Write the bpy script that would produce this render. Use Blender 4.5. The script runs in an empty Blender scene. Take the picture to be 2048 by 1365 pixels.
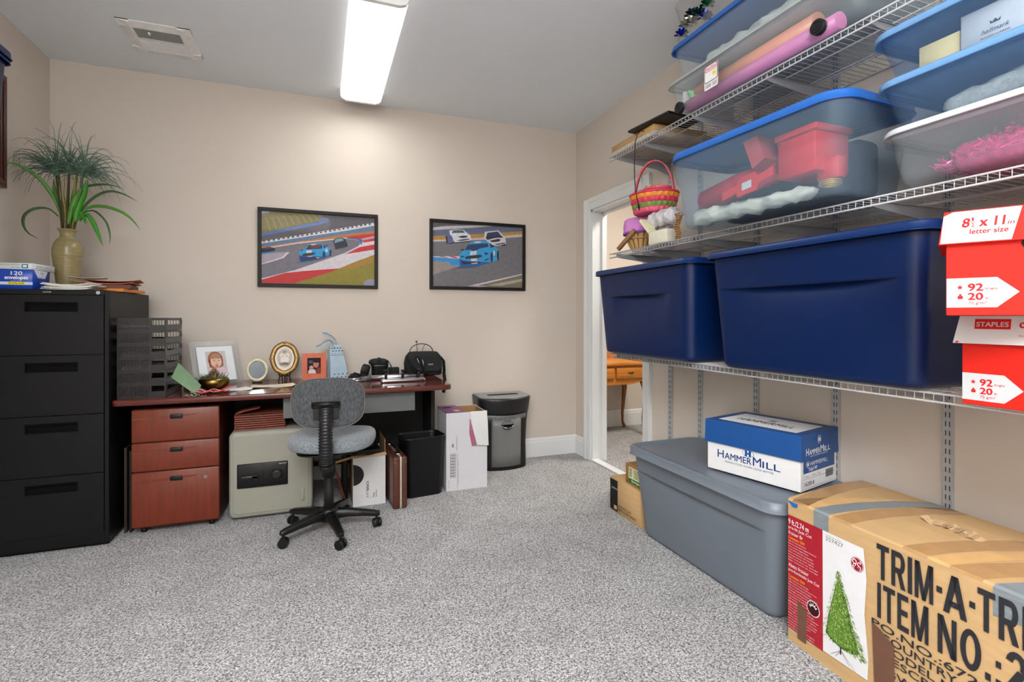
import bpy, math, random
from mathutils import Vector, Matrix
random.seed(7)
SC = bpy.context.scene
COL = SC.collection
PI = math.pi

# ------------------------------------------------------------ camera, light, exposure
HALF_TURN = math.degrees(math.atan2(384, 1021))          # view turned to the right of the room's long axis
cam_data = bpy.data.cameras.new('camera')
cam_data.sensor_width = 36.0
cam_data.lens = 36.0 * 1021 / 2048
cam_data.shift_y = -(682.5 - 634) / 2048
cam_data.clip_start = 0.02
cam = bpy.data.objects.new('camera', cam_data)
COL.objects.link(cam)
cam.location = (0, 0, 1.165)
cam.rotation_euler = (PI / 2, 0, -math.radians(HALF_TURN))
SC.camera = cam
SC.view_settings.view_transform = 'Standard'
SC.view_settings.look = 'None'
SC.view_settings.gamma = 1
SC.view_settings.use_curve_mapping = False
SC.view_settings.exposure = 0.95
LAMP = 6.0            # brightness of the ceiling fixtures' diffusers
w = bpy.data.worlds.new('world')
SC.world = w
w.use_nodes = True
w.node_tree.nodes['Background'].inputs[0].default_value = (0.8, 0.9, 1.0, 1)
w.node_tree.nodes['Background'].inputs[1].default_value = 0.3

def area(name, loc, size, power, col=(1, 1, 1), rot=(0, 0, 0)):
    l = bpy.data.lights.new(name, 'AREA')
    l.shape = 'RECTANGLE'; l.size, l.size_y = size; l.energy = power; l.color = col
    o = bpy.data.objects.new(name, l); COL.objects.link(o)
    o.location = loc; o.rotation_euler = rot
    return o
# the ceiling lamp of the neighbouring room, then two unseen fills for this room
area('hall_lamp', (2.9, 3.2, 2.70), (0.5, 0.5), 30, (1.0, 0.93, 0.84))
area('rear_fill', (-0.55, -1.1, 2.66), (1.4, 1.4), 84, (0.97, 0.985, 1.0))  # soft overhead fill added behind the camera, no fixture there
area('upward_fill', (-0.3, -0.7, 1.95), (0.5, 0.5), 62, (0.92, 0.965, 1.0), (PI, 0, 0))  # added fill aimed upward to brighten the ceiling

# ------------------------------------------------------------ materials
def lin(c):
    c = c / 255.0
    return c / 12.92 if c <= 0.04045 else ((c + 0.055) / 1.055) ** 2.4
def rgb(c):
    return (lin(c[0]), lin(c[1]), lin(c[2]), 1)
MATS = {}
def nn(nt, t, **k):
    n = nt.nodes.new(t)
    for a, b in k.items(): setattr(n, a, b)
    return n
def mat(name, col, rough=0.5, metal=0.0, vary=0.05, scale=30.0, bump=0.0, bscale=200.0, alpha=1.0, emit=None,
        col2=None, stretch=(1, 1, 1), spec=0.5, coat=0.0, detail=3.0, lo=0.3, hi=0.7, sheen=0.0):
    """one procedural material: noise-varied colour plus a fine bump"""
    if name in MATS: return MATS[name]
    m = bpy.data.materials.new(name); m.use_nodes = True
    nt = m.node_tree; b = nt.nodes['Principled BSDF']; out = nt.nodes['Material Output']
    tc = nn(nt, 'ShaderNodeTexCoord'); mp = nn(nt, 'ShaderNodeMapping')
    mp.inputs['Scale'].default_value = stretch
    nt.links.new(tc.outputs['Object'], mp.inputs['Vector'])
    nz = nn(nt, 'ShaderNodeTexNoise'); nz.inputs['Scale'].default_value = scale; nz.inputs['Detail'].default_value = detail
    nt.links.new(mp.outputs[0], nz.inputs['Vector'])
    rp = nn(nt, 'ShaderNodeValToRGB')
    rp.color_ramp.elements[0].position = lo; rp.color_ramp.elements[1].position = hi
    c = rgb(col)
    if col2 is None:
        a = tuple(x * (1 - vary) for x in c[:3]) + (1,); d = tuple(min(1, x * (1 + vary)) for x in c[:3]) + (1,)
    else:
        a = c; d = rgb(col2)
    rp.color_ramp.elements[0].color = a; rp.color_ramp.elements[1].color = d
    nt.links.new(nz.outputs['Fac'], rp.inputs['Fac'])
    nt.links.new(rp.outputs[0], b.inputs['Base Color'])
    b.inputs['Roughness'].default_value = rough; b.inputs['Metallic'].default_value = metal
    b.inputs['Specular IOR Level'].default_value = spec
    b.inputs['Coat Weight'].default_value = coat
    if coat: b.inputs['Coat Roughness'].default_value = 0.06
    if sheen: b.inputs['Sheen Weight'].default_value = sheen
    if bump:
        n2 = nn(nt, 'ShaderNodeTexNoise'); n2.inputs['Scale'].default_value = bscale; n2.inputs['Detail'].default_value = 2
        nt.links.new(mp.outputs[0], n2.inputs['Vector'])
        bp = nn(nt, 'ShaderNodeBump'); bp.inputs['Strength'].default_value = bump; bp.inputs['Distance'].default_value = 0.003
        nt.links.new(n2.outputs['Fac'], bp.inputs['Height']); nt.links.new(bp.outputs[0], b.inputs['Normal'])
    if emit:
        b.inputs['Emission Color'].default_value = rgb(emit[0]); b.inputs['Emission Strength'].default_value = emit[1]
    if alpha < 1:
        tr = nn(nt, 'ShaderNodeBsdfTransparent'); tr.inputs[0].default_value = tuple(0.80 + 0.20 * x ** 0.5 for x in c[:3]) + (1,)
        mx = nn(nt, 'ShaderNodeMixShader'); mx.inputs[0].default_value = alpha
        nt.links.new(tr.outputs[0], mx.inputs[1]); nt.links.new(b.outputs[0], mx.inputs[2])
        nt.links.new(mx.outputs[0], out.inputs['Surface'])
    MATS[name] = m
    return m
def ink(r, g, b_, rough=0.6):
    return mat('ink_%d_%d_%d' % (r, g, b_), (r, g, b_), rough, vary=0.03, scale=60, spec=0.2)

# ------------------------------------------------------------ geometry
class MB:
    def __init__(s):
        s.v = []; s.f = []; s.mi = []; s.mats = []; s.M = Matrix.Identity(4); s.m = 0; s.sm = []
    def mat(s, m):
        if m not in s.mats: s.mats.append(m)
        s.m = s.mats.index(m); return s
    def add(s, vs, fs, smooth=False):
        k = len(s.v)
        s.v += [tuple(s.M @ Vector(p)) for p in vs]
        for f in fs:
            s.f.append([i + k for i in f]); s.mi.append(s.m); s.sm.append(smooth)
        return s
    def box(s, x0, x1, y0, y1, z0, z1):
        vs = [(x, y, z) for x in (x0, x1) for y in (y0, y1) for z in (z0, z1)]
        return s.add(vs, [(0, 1, 3, 2), (4, 6, 7, 5), (0, 4, 5, 1), (2, 3, 7, 6), (0, 2, 6, 4), (1, 5, 7, 3)])
    def bbox(s, x0, x1, y0, y1, z0, z1, r=0.005, seg=3):
        """box with rounded edges"""
        r = min(r, (x1 - x0) * .49, (y1 - y0) * .49, (z1 - z0) * .49)
        cx, cy = (x0 + x1) / 2, (y0 + y1) / 2
        rings = []
        for k in range(seg + 1):
            a = PI / 2 * k / seg
            rings.append((z0 + r - r * math.cos(a), r - r * math.sin(a)))
        for k in range(seg + 1):
            a = PI / 2 * k / seg
            rings.append((z1 - r + r * math.sin(a), r - r * math.cos(a)))
        loops = []
        for z, ins in rings:
            loops.append([(cx + p[0], cy + p[1], z) for p in rrect((x1 - x0) / 2 - ins, (y1 - y0) / 2 - ins, max(r - ins, 1e-5), seg)])
        return s.loft(loops, True, True, True)
    def loft(s, loops, cap0=True, cap1=True, smooth=True, closed=True):
        n = len(loops[0]); vs = [p for l in loops for p in l]; fs = []
        for i in range(len(loops) - 1):
            for j in range(n if closed else n - 1):
                a = i * n + j; b = i * n + (j + 1) % n
                fs.append((a, b, b + n, a + n))
        s.add(vs, fs, smooth)
        k = len(s.v) - len(vs)
        if cap0: s.f.append([k + j for j in range(n)][::-1]); s.mi.append(s.m); s.sm.append(False)
        if cap1: s.f.append([k + (len(loops) - 1) * n + j for j in range(n)]); s.mi.append(s.m); s.sm.append(False)
        return s
    def lathe(s, prof, n=32, c=(0, 0, 0), cap=True):
        loops = [[(c[0] + r * math.cos(2 * PI * j / n), c[1] + r * math.sin(2 * PI * j / n), c[2] + z) for j in range(n)] for r, z in prof]
        return s.loft(loops, cap, cap)
    def tube(s, pts, r, n=8, cap=True, flat=1.0):
        pts = [Vector(p) for p in pts]; loops = []; up = None
        for i, p in enumerate(pts):
            t = (pts[min(i + 1, len(pts) - 1)] - pts[max(i - 1, 0)]).normalized()
            if up is None:
                up = Vector((0, 0, 1)) if abs(t.z) < .9 else Vector((0, 1, 0))
            a = t.cross(up).normalized(); b = a.cross(t).normalized(); up = b
            rr = r[i] if isinstance(r, (list, tuple)) else r
            loops.append([tuple(p + a * math.cos(2 * PI * j / n) * rr + b * math.sin(2 * PI * j / n) * rr * flat) for j in range(n)])
        return s.loft(loops, cap, cap)
    def cyl(s, p0, p1, r, n=16, r1=None):
        return s.tube([p0, p1], [r, r if r1 is None else r1], n)
    def prism(s, pts, o, u, v, n_, d, smooth=False):
        """polygon pts (2-D) on frame o,u,v extruded by d along n_"""
        o, u, v, n_ = map(Vector, (o, u, v, n_))
        a = [tuple(o + u * p[0] + v * p[1]) for p in pts]; b = [tuple(Vector(q) + n_ * d) for q in a]
        k = len(pts)
        return s.add(a + b, [tuple(range(k))[::-1], tuple(range(k, 2 * k))] + [(j, (j + 1) % k, k + (j + 1) % k, k + j) for j in range(k)], smooth)
    def poly(s, pts, F, lift=0.0):
        """flat printed polygon on a face frame F=(o,u,v,n)"""
        o, u, v, n_ = map(Vector, F)
        s.add([tuple(o + u * p[0] + v * p[1] + n_ * lift) for p in pts], [tuple(range(len(pts)))]); return s
    def rect(s, x0, x1, y0, y1, F, lift=0.0):
        return s.poly([(x0, y0), (x1, y0), (x1, y1), (x0, y1)], F, lift)
    def ell(s, cx, cy, rx, ry, F, lift=0.0, n=28):
        return s.poly([(cx + rx * math.cos(2 * PI * k / n), cy + ry * math.sin(2 * PI * k / n)) for k in range(n)], F, lift)
    def sphere(s, c, r, n=16, m=10, sc=(1, 1, 1)):
        return s.lathe_c([(math.sin(PI * k / m), -math.cos(PI * k / m)) for k in range(m + 1)], c, r, n, sc)
    def lathe_c(s, prof, c, r, n, sc):
        loops = [[(c[0] + max(p[0], 1e-4) * r * sc[0] * math.cos(2 * PI * j / n), c[1] + max(p[0], 1e-4) * r * sc[1] * math.sin(2 * PI * j / n), c[2] + p[1] * r * sc[2]) for j in range(n)] for p in prof]
        return s.loft(loops, True, True)
    def text(s, body, F, x0, y0, wd=None, ht=None, lift=0.0004, bold=0.0, shear=0.0, ang=0.0):
        """lettering fitted into a width and height, lower left corner at x0,y0"""
        vs, fs = glyphs(body, 0.0, shear)
        if not vs: return s
        xs = [p[0] for p in vs]; ys = [p[1] for p in vs]
        W = max(xs) - min(xs); Hh = max(ys) - min(ys)
        if wd is None: sx = sy = ht / Hh
        elif ht is None: sx = sy = wd / W
        else: sx, sy = wd / W, ht / Hh
        ca, sa = math.cos(ang), math.sin(ang)
        o, u, v, n_ = map(Vector, F); out = []
        for p in vs:
            a = (p[0] - min(xs)) * sx; b = (p[1] - min(ys)) * sy
            out.append(tuple(o + u * (x0 + a * ca - b * sa) + v * (y0 + a * sa + b * ca) + n_ * lift))
        s.add(out, fs)
        if bold:                                   # heavier weight: the same letters again, shifted by a hair
            q = bold * sy * .8; du = (u * ca + v * sa) * q; dv = (v * ca - u * sa) * q * .7
            for i, (a, b) in enumerate(((1, 0), (-1, 0), (0, 1), (0, -1), (1, 1), (-1, -1))):
                e = du * a + dv * b + n_ * (.00001 * (i + 1))
                s.add([tuple(Vector(p) + e) for p in out], fs)
        return s
    def block(s, body, F, x0, y0, wd, ht, lift=.0005, sw=.26, gap=.16):
        """condensed block capitals drawn from bars"""
        ws = [BLK[c][0] for c in body]; tot = sum(ws) + gap * (len(body) - 1); k = wd / tot; x = x0
        for c, w_ in zip(body, ws):
            for pts in BLK[c][1](sw / w_): s.poly([(x + p[0] * w_ * k, y0 + p[1] * ht) for p in pts], F, lift)
            x += (w_ + gap) * k
        return s
    def lumpy(s, pts, radii, n=20, amp=.25, seed=0, sc=(1, 1)):
        """a crumpled bundle following pts"""
        rnd = random.Random(seed); lp = []; m_ = len(pts)
        ph = [rnd.uniform(0, 6.28) for _ in range(8)]
        for i in range(m_):
            p = Vector(pts[i]); r = radii[i]; row = []
            for j in range(n):
                a = 2 * PI * j / n
                k = 1 + amp * (.5 * math.sin(3 * a + ph[0] + i * 1.3) + .4 * math.sin(5 * a + ph[1] - i * 2.1) + .5 * rnd.uniform(-1, 1))
                row.append((p.x + rnd.uniform(-.2, .2) * r, p.y + r * k * math.cos(a) * sc[0], p.z + r * k * math.sin(a) * sc[1]))
            lp.append(row)
        return s.loft(lp, True, True)
    def mesh(s, name):
        me = bpy.data.meshes.new(name)
        me.from_pydata(s.v, [], s.f)
        for m in s.mats: me.materials.append(m)
        me.polygons.foreach_set('material_index', s.mi)
        me.polygons.foreach_set('use_smooth', s.sm)
        me.validate(); me.update()
        return me
    def build(s, name, parent=None, m=None, solid=None, bevel=None, auto=True):
        if m is not None and not s.mats: s.mats = [m]
        o = bpy.data.objects.new(name, s.mesh(name)); COL.objects.link(o)
        if parent is not None: o.parent = parent
        if solid:
            md = o.modifiers.new('solid', 'SOLIDIFY'); md.thickness = solid; md.offset = -1
        if bevel:
            md = o.modifiers.new('bevel', 'BEVEL'); md.width = bevel; md.segments = 2; md.limit_method = 'ANGLE'; md.angle_limit = math.radians(40)
        return o

_G = {}
def glyphs(body, bold, shear):
    k = (body, bold, shear)
    if k in _G: return _G[k]
    cu = bpy.data.curves.new('t', 'FONT'); cu.body = body; cu.size = 1; cu.offset = bold; cu.shear = shear; cu.resolution_u = 3
    ob = bpy.data.objects.new('t', cu)
    me = bpy.data.meshes.new_from_object(ob)
    r = ([tuple(v.co) for v in me.vertices], [tuple(p.vertices) for p in me.polygons])
    bpy.data.objects.remove(ob); bpy.data.meshes.remove(me); bpy.data.curves.remove(cu)
    _G[k] = r
    return r
def _R(a, b, c, d): return [(a, b), (c, b), (c, d), (a, d)]
def _arc(cx, cy, rx, ry, a0, a1, tx, ty, n=10):
    out = []
    for i in range(n):
        p = [math.radians(a0 + (a1 - a0) * (i + q) / n) for q in (0, 1)]
        out.append([(cx + rx * math.cos(p[0]), cy + ry * math.sin(p[0])), (cx + rx * math.cos(p[1]), cy + ry * math.sin(p[1])), (cx + (rx - tx) * math.cos(p[1]), cy + (ry - ty) * math.sin(p[1])), (cx + (rx - tx) * math.cos(p[0]), cy + (ry - ty) * math.sin(p[0]))])
    return out
H_ = .15
BLK = {
 'T': (.85, lambda t: [_R(0, 1 - H_, 1, 1), _R(.5 - t / 2, 0, .5 + t / 2, 1 - H_)]),
 'I': (.27, lambda t: [_R(0, 0, 1, 1)]),
 'R': (.9, lambda t: [_R(0, 0, t, 1), _R(t, 1 - H_, .6, 1), _R(t, .40, .6, .40 + H_)] + _arc(.6, .70, .38, .30, -90, 90, t, H_) + [[(.42, .42), (.42 + t * 1.1, .42), (1.02, 0), (1.02 - t * 1.15, 0)]]),
 'M': (1.1, lambda t: [_R(0, 0, t * .9, 1), _R(1 - t * .9, 0, 1, 1), [(0, 1), (t * 1.15, 1), (.5 + t * .42, 0), (.5 - t * .42, 0)], [(1 - t * 1.15, 1), (1, 1), (.5 + t * .42, 0), (.5 - t * .42, 0)]]),
 'A': (1.0, lambda t: [[(0, 0), (t, 0), (.5 + t * .55, 1), (.5 - t * .55, 1)], [(1 - t, 0), (1, 0), (.5 + t * .55, 1), (.5 - t * .55, 1)], _R(.24, .2, .76, .2 + H_)]),
 'E': (.78, lambda t: [_R(0, 0, t, 1), _R(t, 0, 1, H_), _R(t, 1 - H_, .96, 1), _R(t, .43, .9, .43 + H_)]),
 'N': (.92, lambda t: [_R(0, 0, t * .92, 1), _R(1 - t * .92, 0, 1, 1), [(0, 1), (t * 1.1, 1), (1, 0), (1 - t * 1.1, 0)]]),
 'O': (.95, lambda t: _arc(.5, .5, .5, .5, 0, 360, t, H_, 24)),
 '2': (.8, lambda t: _arc(.5, .70, .5, .30, -35, 170, t, H_) + [[(.93, .55), (.93 - t * 1.2, .60), (0, H_), (t * 1.1, H_ * .6)], _R(0, 0, 1, H_)]),
 '5': (.8, lambda t: [_R(.08, 1 - H_, .95, 1), _R(.08, .5, .08 + t * .9, 1)] + _arc(.47, .33, .53, .33, -165, 125, t, H_, 14)),
 '7': (.8, lambda t: [_R(0, 1 - H_, 1, 1), [(1 - t, 1 - H_), (1, 1 - H_), (.3 + t, 0), (.3, 0)]]),
 '4': (.85, lambda t: [_R(.6, 0, .6 + t, 1), _R(0, .22, 1, .22 + H_ * .9), [(0, .24), (t, .3), (.6 + t * .6, 1), (.6, 1)]]),
}
def rrect(hx, hy, r, n=4, sub=0):
    """rounded rectangle outline, counter-clockwise; sub = extra points along each straight side"""
    r = min(r, hx, hy); out = []
    cs = [(hx - r, hy - r, 0), (-hx + r, hy - r, 90), (-hx + r, -hy + r, 180), (hx - r, -hy + r, 270)]
    for i, (cx, cy, a0) in enumerate(cs):
        arc = [(cx + r * math.cos(math.radians(a0 + 90 * k / n)), cy + r * math.sin(math.radians(a0 + 90 * k / n))) for k in range(n + 1)]
        out += arc
        if sub:
            nx = cs[(i + 1) % 4]
            q = (nx[0] + r * math.cos(math.radians(nx[2])), nx[1] + r * math.sin(math.radians(nx[2])))
            p = arc[-1]
            for k in range(1, sub + 1):
                t = k / (sub + 1); out.append((p[0] + (q[0] - p[0]) * t, p[1] + (q[1] - p[1]) * t))
    return out
def FR(y=0.0, x=0.0, z=0.0):      # front face of a thing built in local space: x right, z up, facing -y
    return ((x, y, z), (1, 0, 0), (0, 0, 1), (0, -1, 0))
def thing(name, label, cat, loc=(0, 0, 0), rz=0.0, group=None):
    o = bpy.data.objects.new(name, None); COL.objects.link(o)
    o.empty_display_size = 0.05
    o.location = loc; o.rotation_euler = (0, 0, math.radians(rz)); o['label'] = label; o['category'] = cat
    if group: o['group'] = group
    return o
def tag(o, label, cat, loc=None, rz=None, group=None, kind=None):
    o['label'] = label; o['category'] = cat
    if group: o['group'] = group
    if kind: o['kind'] = kind
    if loc is not None: o.location = loc
    if rz is not None: o.rotation_euler = (0, 0, math.radians(rz))
    return o
def struct(name, mb, m=None, **k):
    o = mb.build(name, None, m, **k); o['kind'] = 'structure'; return o
def copy_tree(o, parent=None):
    c = o.copy(); COL.objects.link(c); c.parent = parent
    for ch in list(o.children): copy_tree(ch, c)
    return c

# shared materials
wall_m = mat('wall_paint', (205, 195, 184), 0.75, vary=0.012, scale=3, bump=0.05, bscale=400, spec=0.25)
ceil_m = mat('ceiling_paint', (230, 234, 238), 0.85, vary=0.01, scale=3, bump=0.04, bscale=300, spec=0.2)
trim_m = mat('white_trim_paint', (222, 224, 224), 0.35, vary=0.01, scale=5)
black = mat('black_plastic', (12, 12, 14), 0.42, spec=.4, vary=0.1, scale=40)
blackm = mat('black_matte', (9, 9, 10), 0.65, vary=0.1, scale=40)
blackfab = mat('black_fabric', (12, 12, 14), 0.9, vary=0.25, scale=300, bump=0.5, bscale=700)
chrome = mat('chrome', (205, 205, 208), 0.18, 1.0, vary=0.02)
white_p = mat('white_paper', (226, 224, 218), 0.7, vary=0.02, scale=12)
cream_p = mat('cream_paper', (224, 212, 190), 0.7, vary=0.03, scale=12)
wirewhite = mat('white_coated_wire', (198, 198, 200), 0.35, vary=0.02)
kraft = mat('kraft_cardboard', (196, 160, 112), 0.7, vary=0.06, scale=9, stretch=(1, 1, 6), bump=0.08, bscale=90)
kraft2 = mat('kraft_inside', (160, 122, 78), 0.8, vary=0.06, scale=9)
wine = mat('mahogany_laminate', (88, 36, 28), 0.12, vary=0.14, scale=7, stretch=(1, 9, 9), coat=0.3)
winedoor = mat('mahogany_drawer', (112, 47, 28), 0.32, vary=0.13, scale=9, stretch=(6, 6, 0.7))

# ============================================================ the room
WX, WY, WL, CZ, YB = 2.06, 3.915, -1.546, 2.742, -2.0
OX0, OX1 = 2.93, 3.648            # doorway along the right wall (y range)
DZ = 2.03
def carpet():
    m = bpy.data.materials.new('grey_carpet'); m.use_nodes = True; nt = m.node_tree; b = nt.nodes['Principled BSDF']
    tc = nn(nt, 'ShaderNodeTexCoord')
    n1 = nn(nt, 'ShaderNodeTexNoise'); n1.inputs['Scale'].default_value = 115; n1.inputs['Detail'].default_value = 4; n1.inputs['Roughness'].default_value = .75
    n2 = nn(nt, 'ShaderNodeTexNoise'); n2.inputs['Scale'].default_value = 5; n2.inputs['Detail'].default_value = 5
    n3 = nn(nt, 'ShaderNodeTexNoise'); n3.inputs['Scale'].default_value = 48; n3.inputs['Detail'].default_value = 2
    for n in (n1, n2, n3): nt.links.new(tc.outputs['Object'], n.inputs['Vector'])
    r1 = nn(nt, 'ShaderNodeValToRGB'); e = r1.color_ramp.elements
    e[0].position = .41; e[0].color = rgb((56, 54, 53)); e[1].position = .59; e[1].color = rgb((224, 224, 224))
    k = e.new(.495); k.color = rgb((160, 158, 157))
    r2 = nn(nt, 'ShaderNodeValToRGB'); r2.color_ramp.elements[0].position = .35; r2.color_ramp.elements[1].position = .65
    r2.color_ramp.elements[0].color = (.84, .835, .83, 1); r2.color_ramp.elements[1].color = (1, 1, 1, 1)
    mx = nn(nt, 'ShaderNodeMix', data_type='RGBA', blend_type='MULTIPLY'); mx.inputs[0].default_value = 1
    vo = nn(nt, 'ShaderNodeTexVoronoi'); vo.inputs['Scale'].default_value = 260
    nt.links.new(tc.outputs['Object'], vo.inputs['Vector'])
    sp = nn(nt, 'ShaderNodeSeparateColor'); nt.links.new(vo.outputs['Color'], sp.inputs[0])
    ma = nn(nt, 'ShaderNodeMapRange'); ma.inputs['To Min'].default_value = .36; ma.inputs['To Max'].default_value = .64
    nt.links.new(sp.outputs[0], ma.inputs['Value'])
    m5 = nn(nt, 'ShaderNodeMix'); m5.inputs[0].default_value = .5
    nt.links.new(n1.outputs['Fac'], m5.inputs[2]); nt.links.new(ma.outputs[0], m5.inputs[3])
    nt.links.new(m5.outputs[0], r1.inputs[0]); nt.links.new(n2.outputs['Fac'], r2.inputs[0])
    nt.links.new(r1.outputs[0], mx.inputs[6]); nt.links.new(r2.outputs[0], mx.inputs[7]); nt.links.new(mx.outputs[2], b.inputs['Base Color'])
    ad = nn(nt, 'ShaderNodeMath', operation='MULTIPLY_ADD'); ad.inputs[1].default_value = .15
    nt.links.new(n3.outputs['Fac'], ad.inputs[0]); nt.links.new(m5.outputs[0], ad.inputs[2])
    bp = nn(nt, 'ShaderNodeBump'); bp.inputs['Strength'].default_value = .8; bp.inputs['Distance'].default_value = .014
    nt.links.new(ad.outputs[0], bp.inputs['Height']); nt.links.new(bp.outputs[0], b.inputs['Normal'])
    b.inputs['Roughness'].default_value = .95; b.inputs['Specular IOR Level'].default_value = .1
    b.inputs['Sheen Weight'].default_value = .2
    return m
carpet_m = carpet()
struct('floor', MB().box(WL - .1, 4.6, YB - .1, 4.8, -.08, 0), carpet_m)
struct('ceiling', MB().box(WL - .1, 4.6, YB - .1, 4.8, CZ, CZ + .08), ceil_m)
struct('wall_left', MB().box(WL - .1, WL, YB - .1, WY + .1, 0, CZ), wall_m)
struct('wall_back', MB().box(WL, WX + .13, WY, WY + .1, 0, CZ), wall_m)
struct('wall_front', MB().box(WL, WX + .13, YB - .1, YB, 0, CZ), wall_m)
mb = MB().box(WX, WX + .13, YB, OX0, 0, CZ).box(WX, WX + .13, OX1, WY, 0, CZ).box(WX, WX + .13, OX0, OX1, DZ, CZ)
struct('wall_right', mb, wall_m)
struct('wall_hall_back', MB().box(WX + .13, 4.5, 4.70, 4.8, 0, CZ), wall_m)
struct('wall_hall_left', MB().box(WX + .03, WX + .13, WY + .1, 4.8, 0, CZ), wall_m)
struct('wall_hall_right', MB().box(4.5, 4.6, 0, 4.7, 0, CZ), wall_m)
struct('wall_hall_front', MB().box(WX + .13, 4.6, -.1, 0, 0, CZ), wall_m)

BB = [(0, 0), (.014, 0), (.014, .118), (.010, .128), (.010, .140), (.004, .150), (0, .155)]
def baseboard(name, p0, p1, nrm, h=1.0):
    p0, p1, nrm = Vector(p0), Vector(p1), Vector(nrm); d = (p1 - p0)
    L_ = d.length; mb = MB()
    mb.prism([(a, b * h) for a, b in BB], p0, nrm, (0, 0, 1), d.normalized(), L_)
    return struct(name, mb, trim_m)
baseboard('baseboard_back', (WL, WY, 0), (WX, WY, 0), (0, -1, 0))
baseboard('baseboard_left', (WL, YB, 0), (WL, WY - .015, 0), (1, 0, 0))
baseboard('baseboard_right', (WX, OX1 + .1, 0), (WX, WY - .015, 0), (-1, 0, 0))
baseboard('baseboard_right_near', (WX, YB, 0), (WX, OX0 - .095, 0), (-1, 0, 0))
baseboard('baseboard_hall', (WX + .13, 4.70, 0), (4.5, 4.70, 0), (0, -1, 0), 1.1)

# doorway: casing profile with stepped moulding, jambs, stop and threshold
CW = .09
CP = [(0, 0), (0, .012), (.012, .016), (.05, .018), (.062, .023), (.078, .026), (.09, .024), (.09, 0)]   # across width from opening, thickness
def casing_leg(mb, y, sgn, z1):
    a = []; 
    for wz, th in CP: a.append((wz, th))
    mb.prism(a, (WX, y, 0), (0, sgn, 0), (-1, 0, 0), (0, 0, 1), z1)
mb = MB(); casing_leg(mb, OX1, 1, DZ + .09); casing_leg(mb, OX0, -1, DZ + .09)
mb.prism([(b_, a_) for a_, b_ in CP], (WX, OX0 - .0, DZ), (-1, 0, 0), (0, 0, 1), (0, 1, 0), OX1 - OX0)
casing = struct('door_1', mb, trim_m)
mb = MB().box(WX - .001, WX + .131, OX1 - .018, OX1 + .001, 0, DZ).box(WX - .001, WX + .131, OX0 - .001, OX0 + .018, 0, DZ).box(WX - .001, WX + .131, OX0, OX1, DZ - .018, DZ + .001)
mb.box(WX + .085, WX + .125, OX1 - .03, OX1 - .018, 0, DZ - .018).box(WX + .085, WX + .125, OX0 + .018, OX0 + .03, 0, DZ - .018).box(WX + .085, WX + .125, OX0, OX1, DZ - .03, DZ - .018)
struct('door_frame', mb, trim_m)
struct('trim_1', MB().box(WX - .01, WX + .055, OX0 + .019, OX1 - .019, 0, .014), trim_m, bevel=.004)

# ---- ceiling fixtures (fluorescent wraparound)
diff_m = mat('lit_diffuser', (255, 255, 255), .4, emit=((252, 252, 250), LAMP), vary=0)
def fixture(loc, label, near=True):
    t = thing('ceiling_light', label, 'ceiling light', loc)
    hw, L_ = .136, 1.24
    prof = [(-hw, 0), (-hw, -.035), (-hw + .012, -.060), (-hw + .04, -.072), (hw - .04, -.072), (hw - .012, -.060), (hw, -.035), (hw, 0)]
    hs = [(-hw, 0), (-hw, -.050), (-hw + .004, -.0585), (-hw + .0045, -.050), (-hw + .0045, -.004), (hw - .0045, -.004), (hw - .0045, -.050), (hw - .004, -.0585), (hw, -.050), (hw, 0)]
    MB().prism(hs, (0, -L_ / 2 + .025, 0), (1, 0, 0), (0, 0, 1), (0, 1, 0), L_ - .05).build('housing', t, mat('lit_housing', (240, 240, 240), .4, emit=((255, 252, 247), LAMP * .07)))
    df = [(-hw + .006, -.05), (-hw + .008, -.060), (-hw + .04, -.067), (hw - .04, -.067), (hw - .008, -.060), (hw - .006, -.05)]
    MB().prism(df, (0, -L_ / 2 + .026, 0), (1, 0, 0), (0, 0, 1), (0, 1, 0), L_ - .052).build('diffuser', t, diff_m)
    for s_ in (-1, 1):
        y = s_ * (L_ / 2 - .0125)
        pr = [(a * 1.02, b * 1.03) for a, b in prof]
        MB().prism(pr, (0, y - .0125, 0), (1, 0, 0), (0, 0, 1), (0, 1, 0), .025).build('end_cap', t, mat('white_end_cap', (235, 235, 235), .4))
    return t
fixture((.268, 3.115, CZ - .0005), 'long white fluorescent wraparound light glowing on the ceiling above the desk')

# ---- ceiling vent
t = thing('ceiling_vent', 'white square ceiling air vent with louvred slats near the left wall', 'vent', (-.84, 3.415, CZ - .0005), 0)
vm = mat('vent_white', (232, 232, 230), .45)
s = .172
mb = MB()
for a in range(4):
    mb.M = Matrix.Rotation(a * PI / 2, 4, 'Z')
    mb.prism([(0, 0), (.062, 0), (.062, -.012), (.05, -.014), (0, -.004)], (-s + .05 - .05, -s, 0), (0, 1, 0), (0, 0, 1), (1, 0, 0), 2 * s)
mb.M = Matrix.Identity(4)
mb.build('frame', t, vm)
MB().box(-s + .055, s - .055, -s + .055, s - .055, -.003, -.001).build('backing', t, mat('vent_dark', (70, 70, 70), .8))
mb = MB()
for k in range(18):
    y = -s + .068 + k * .0137
    sg = -1 if k < 9 else 1
    mb.prism([(-.006, -.002), (-.005, -.002), (.006, -.014), (.005, -.014)], (-s + .06, y, 0), (0, sg, 0), (0, 0, 1), (1, 0, 0), 2 * s - .12)
mb.build('slats', t, vm)
mb = MB().box(-s + .06, s - .06, -.004, .004, -.014, -.004).box(-.045, -.035, -s + .085, -s + .10, -.022, -.012)
mb.build('damper_lever', t, vm)

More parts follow.
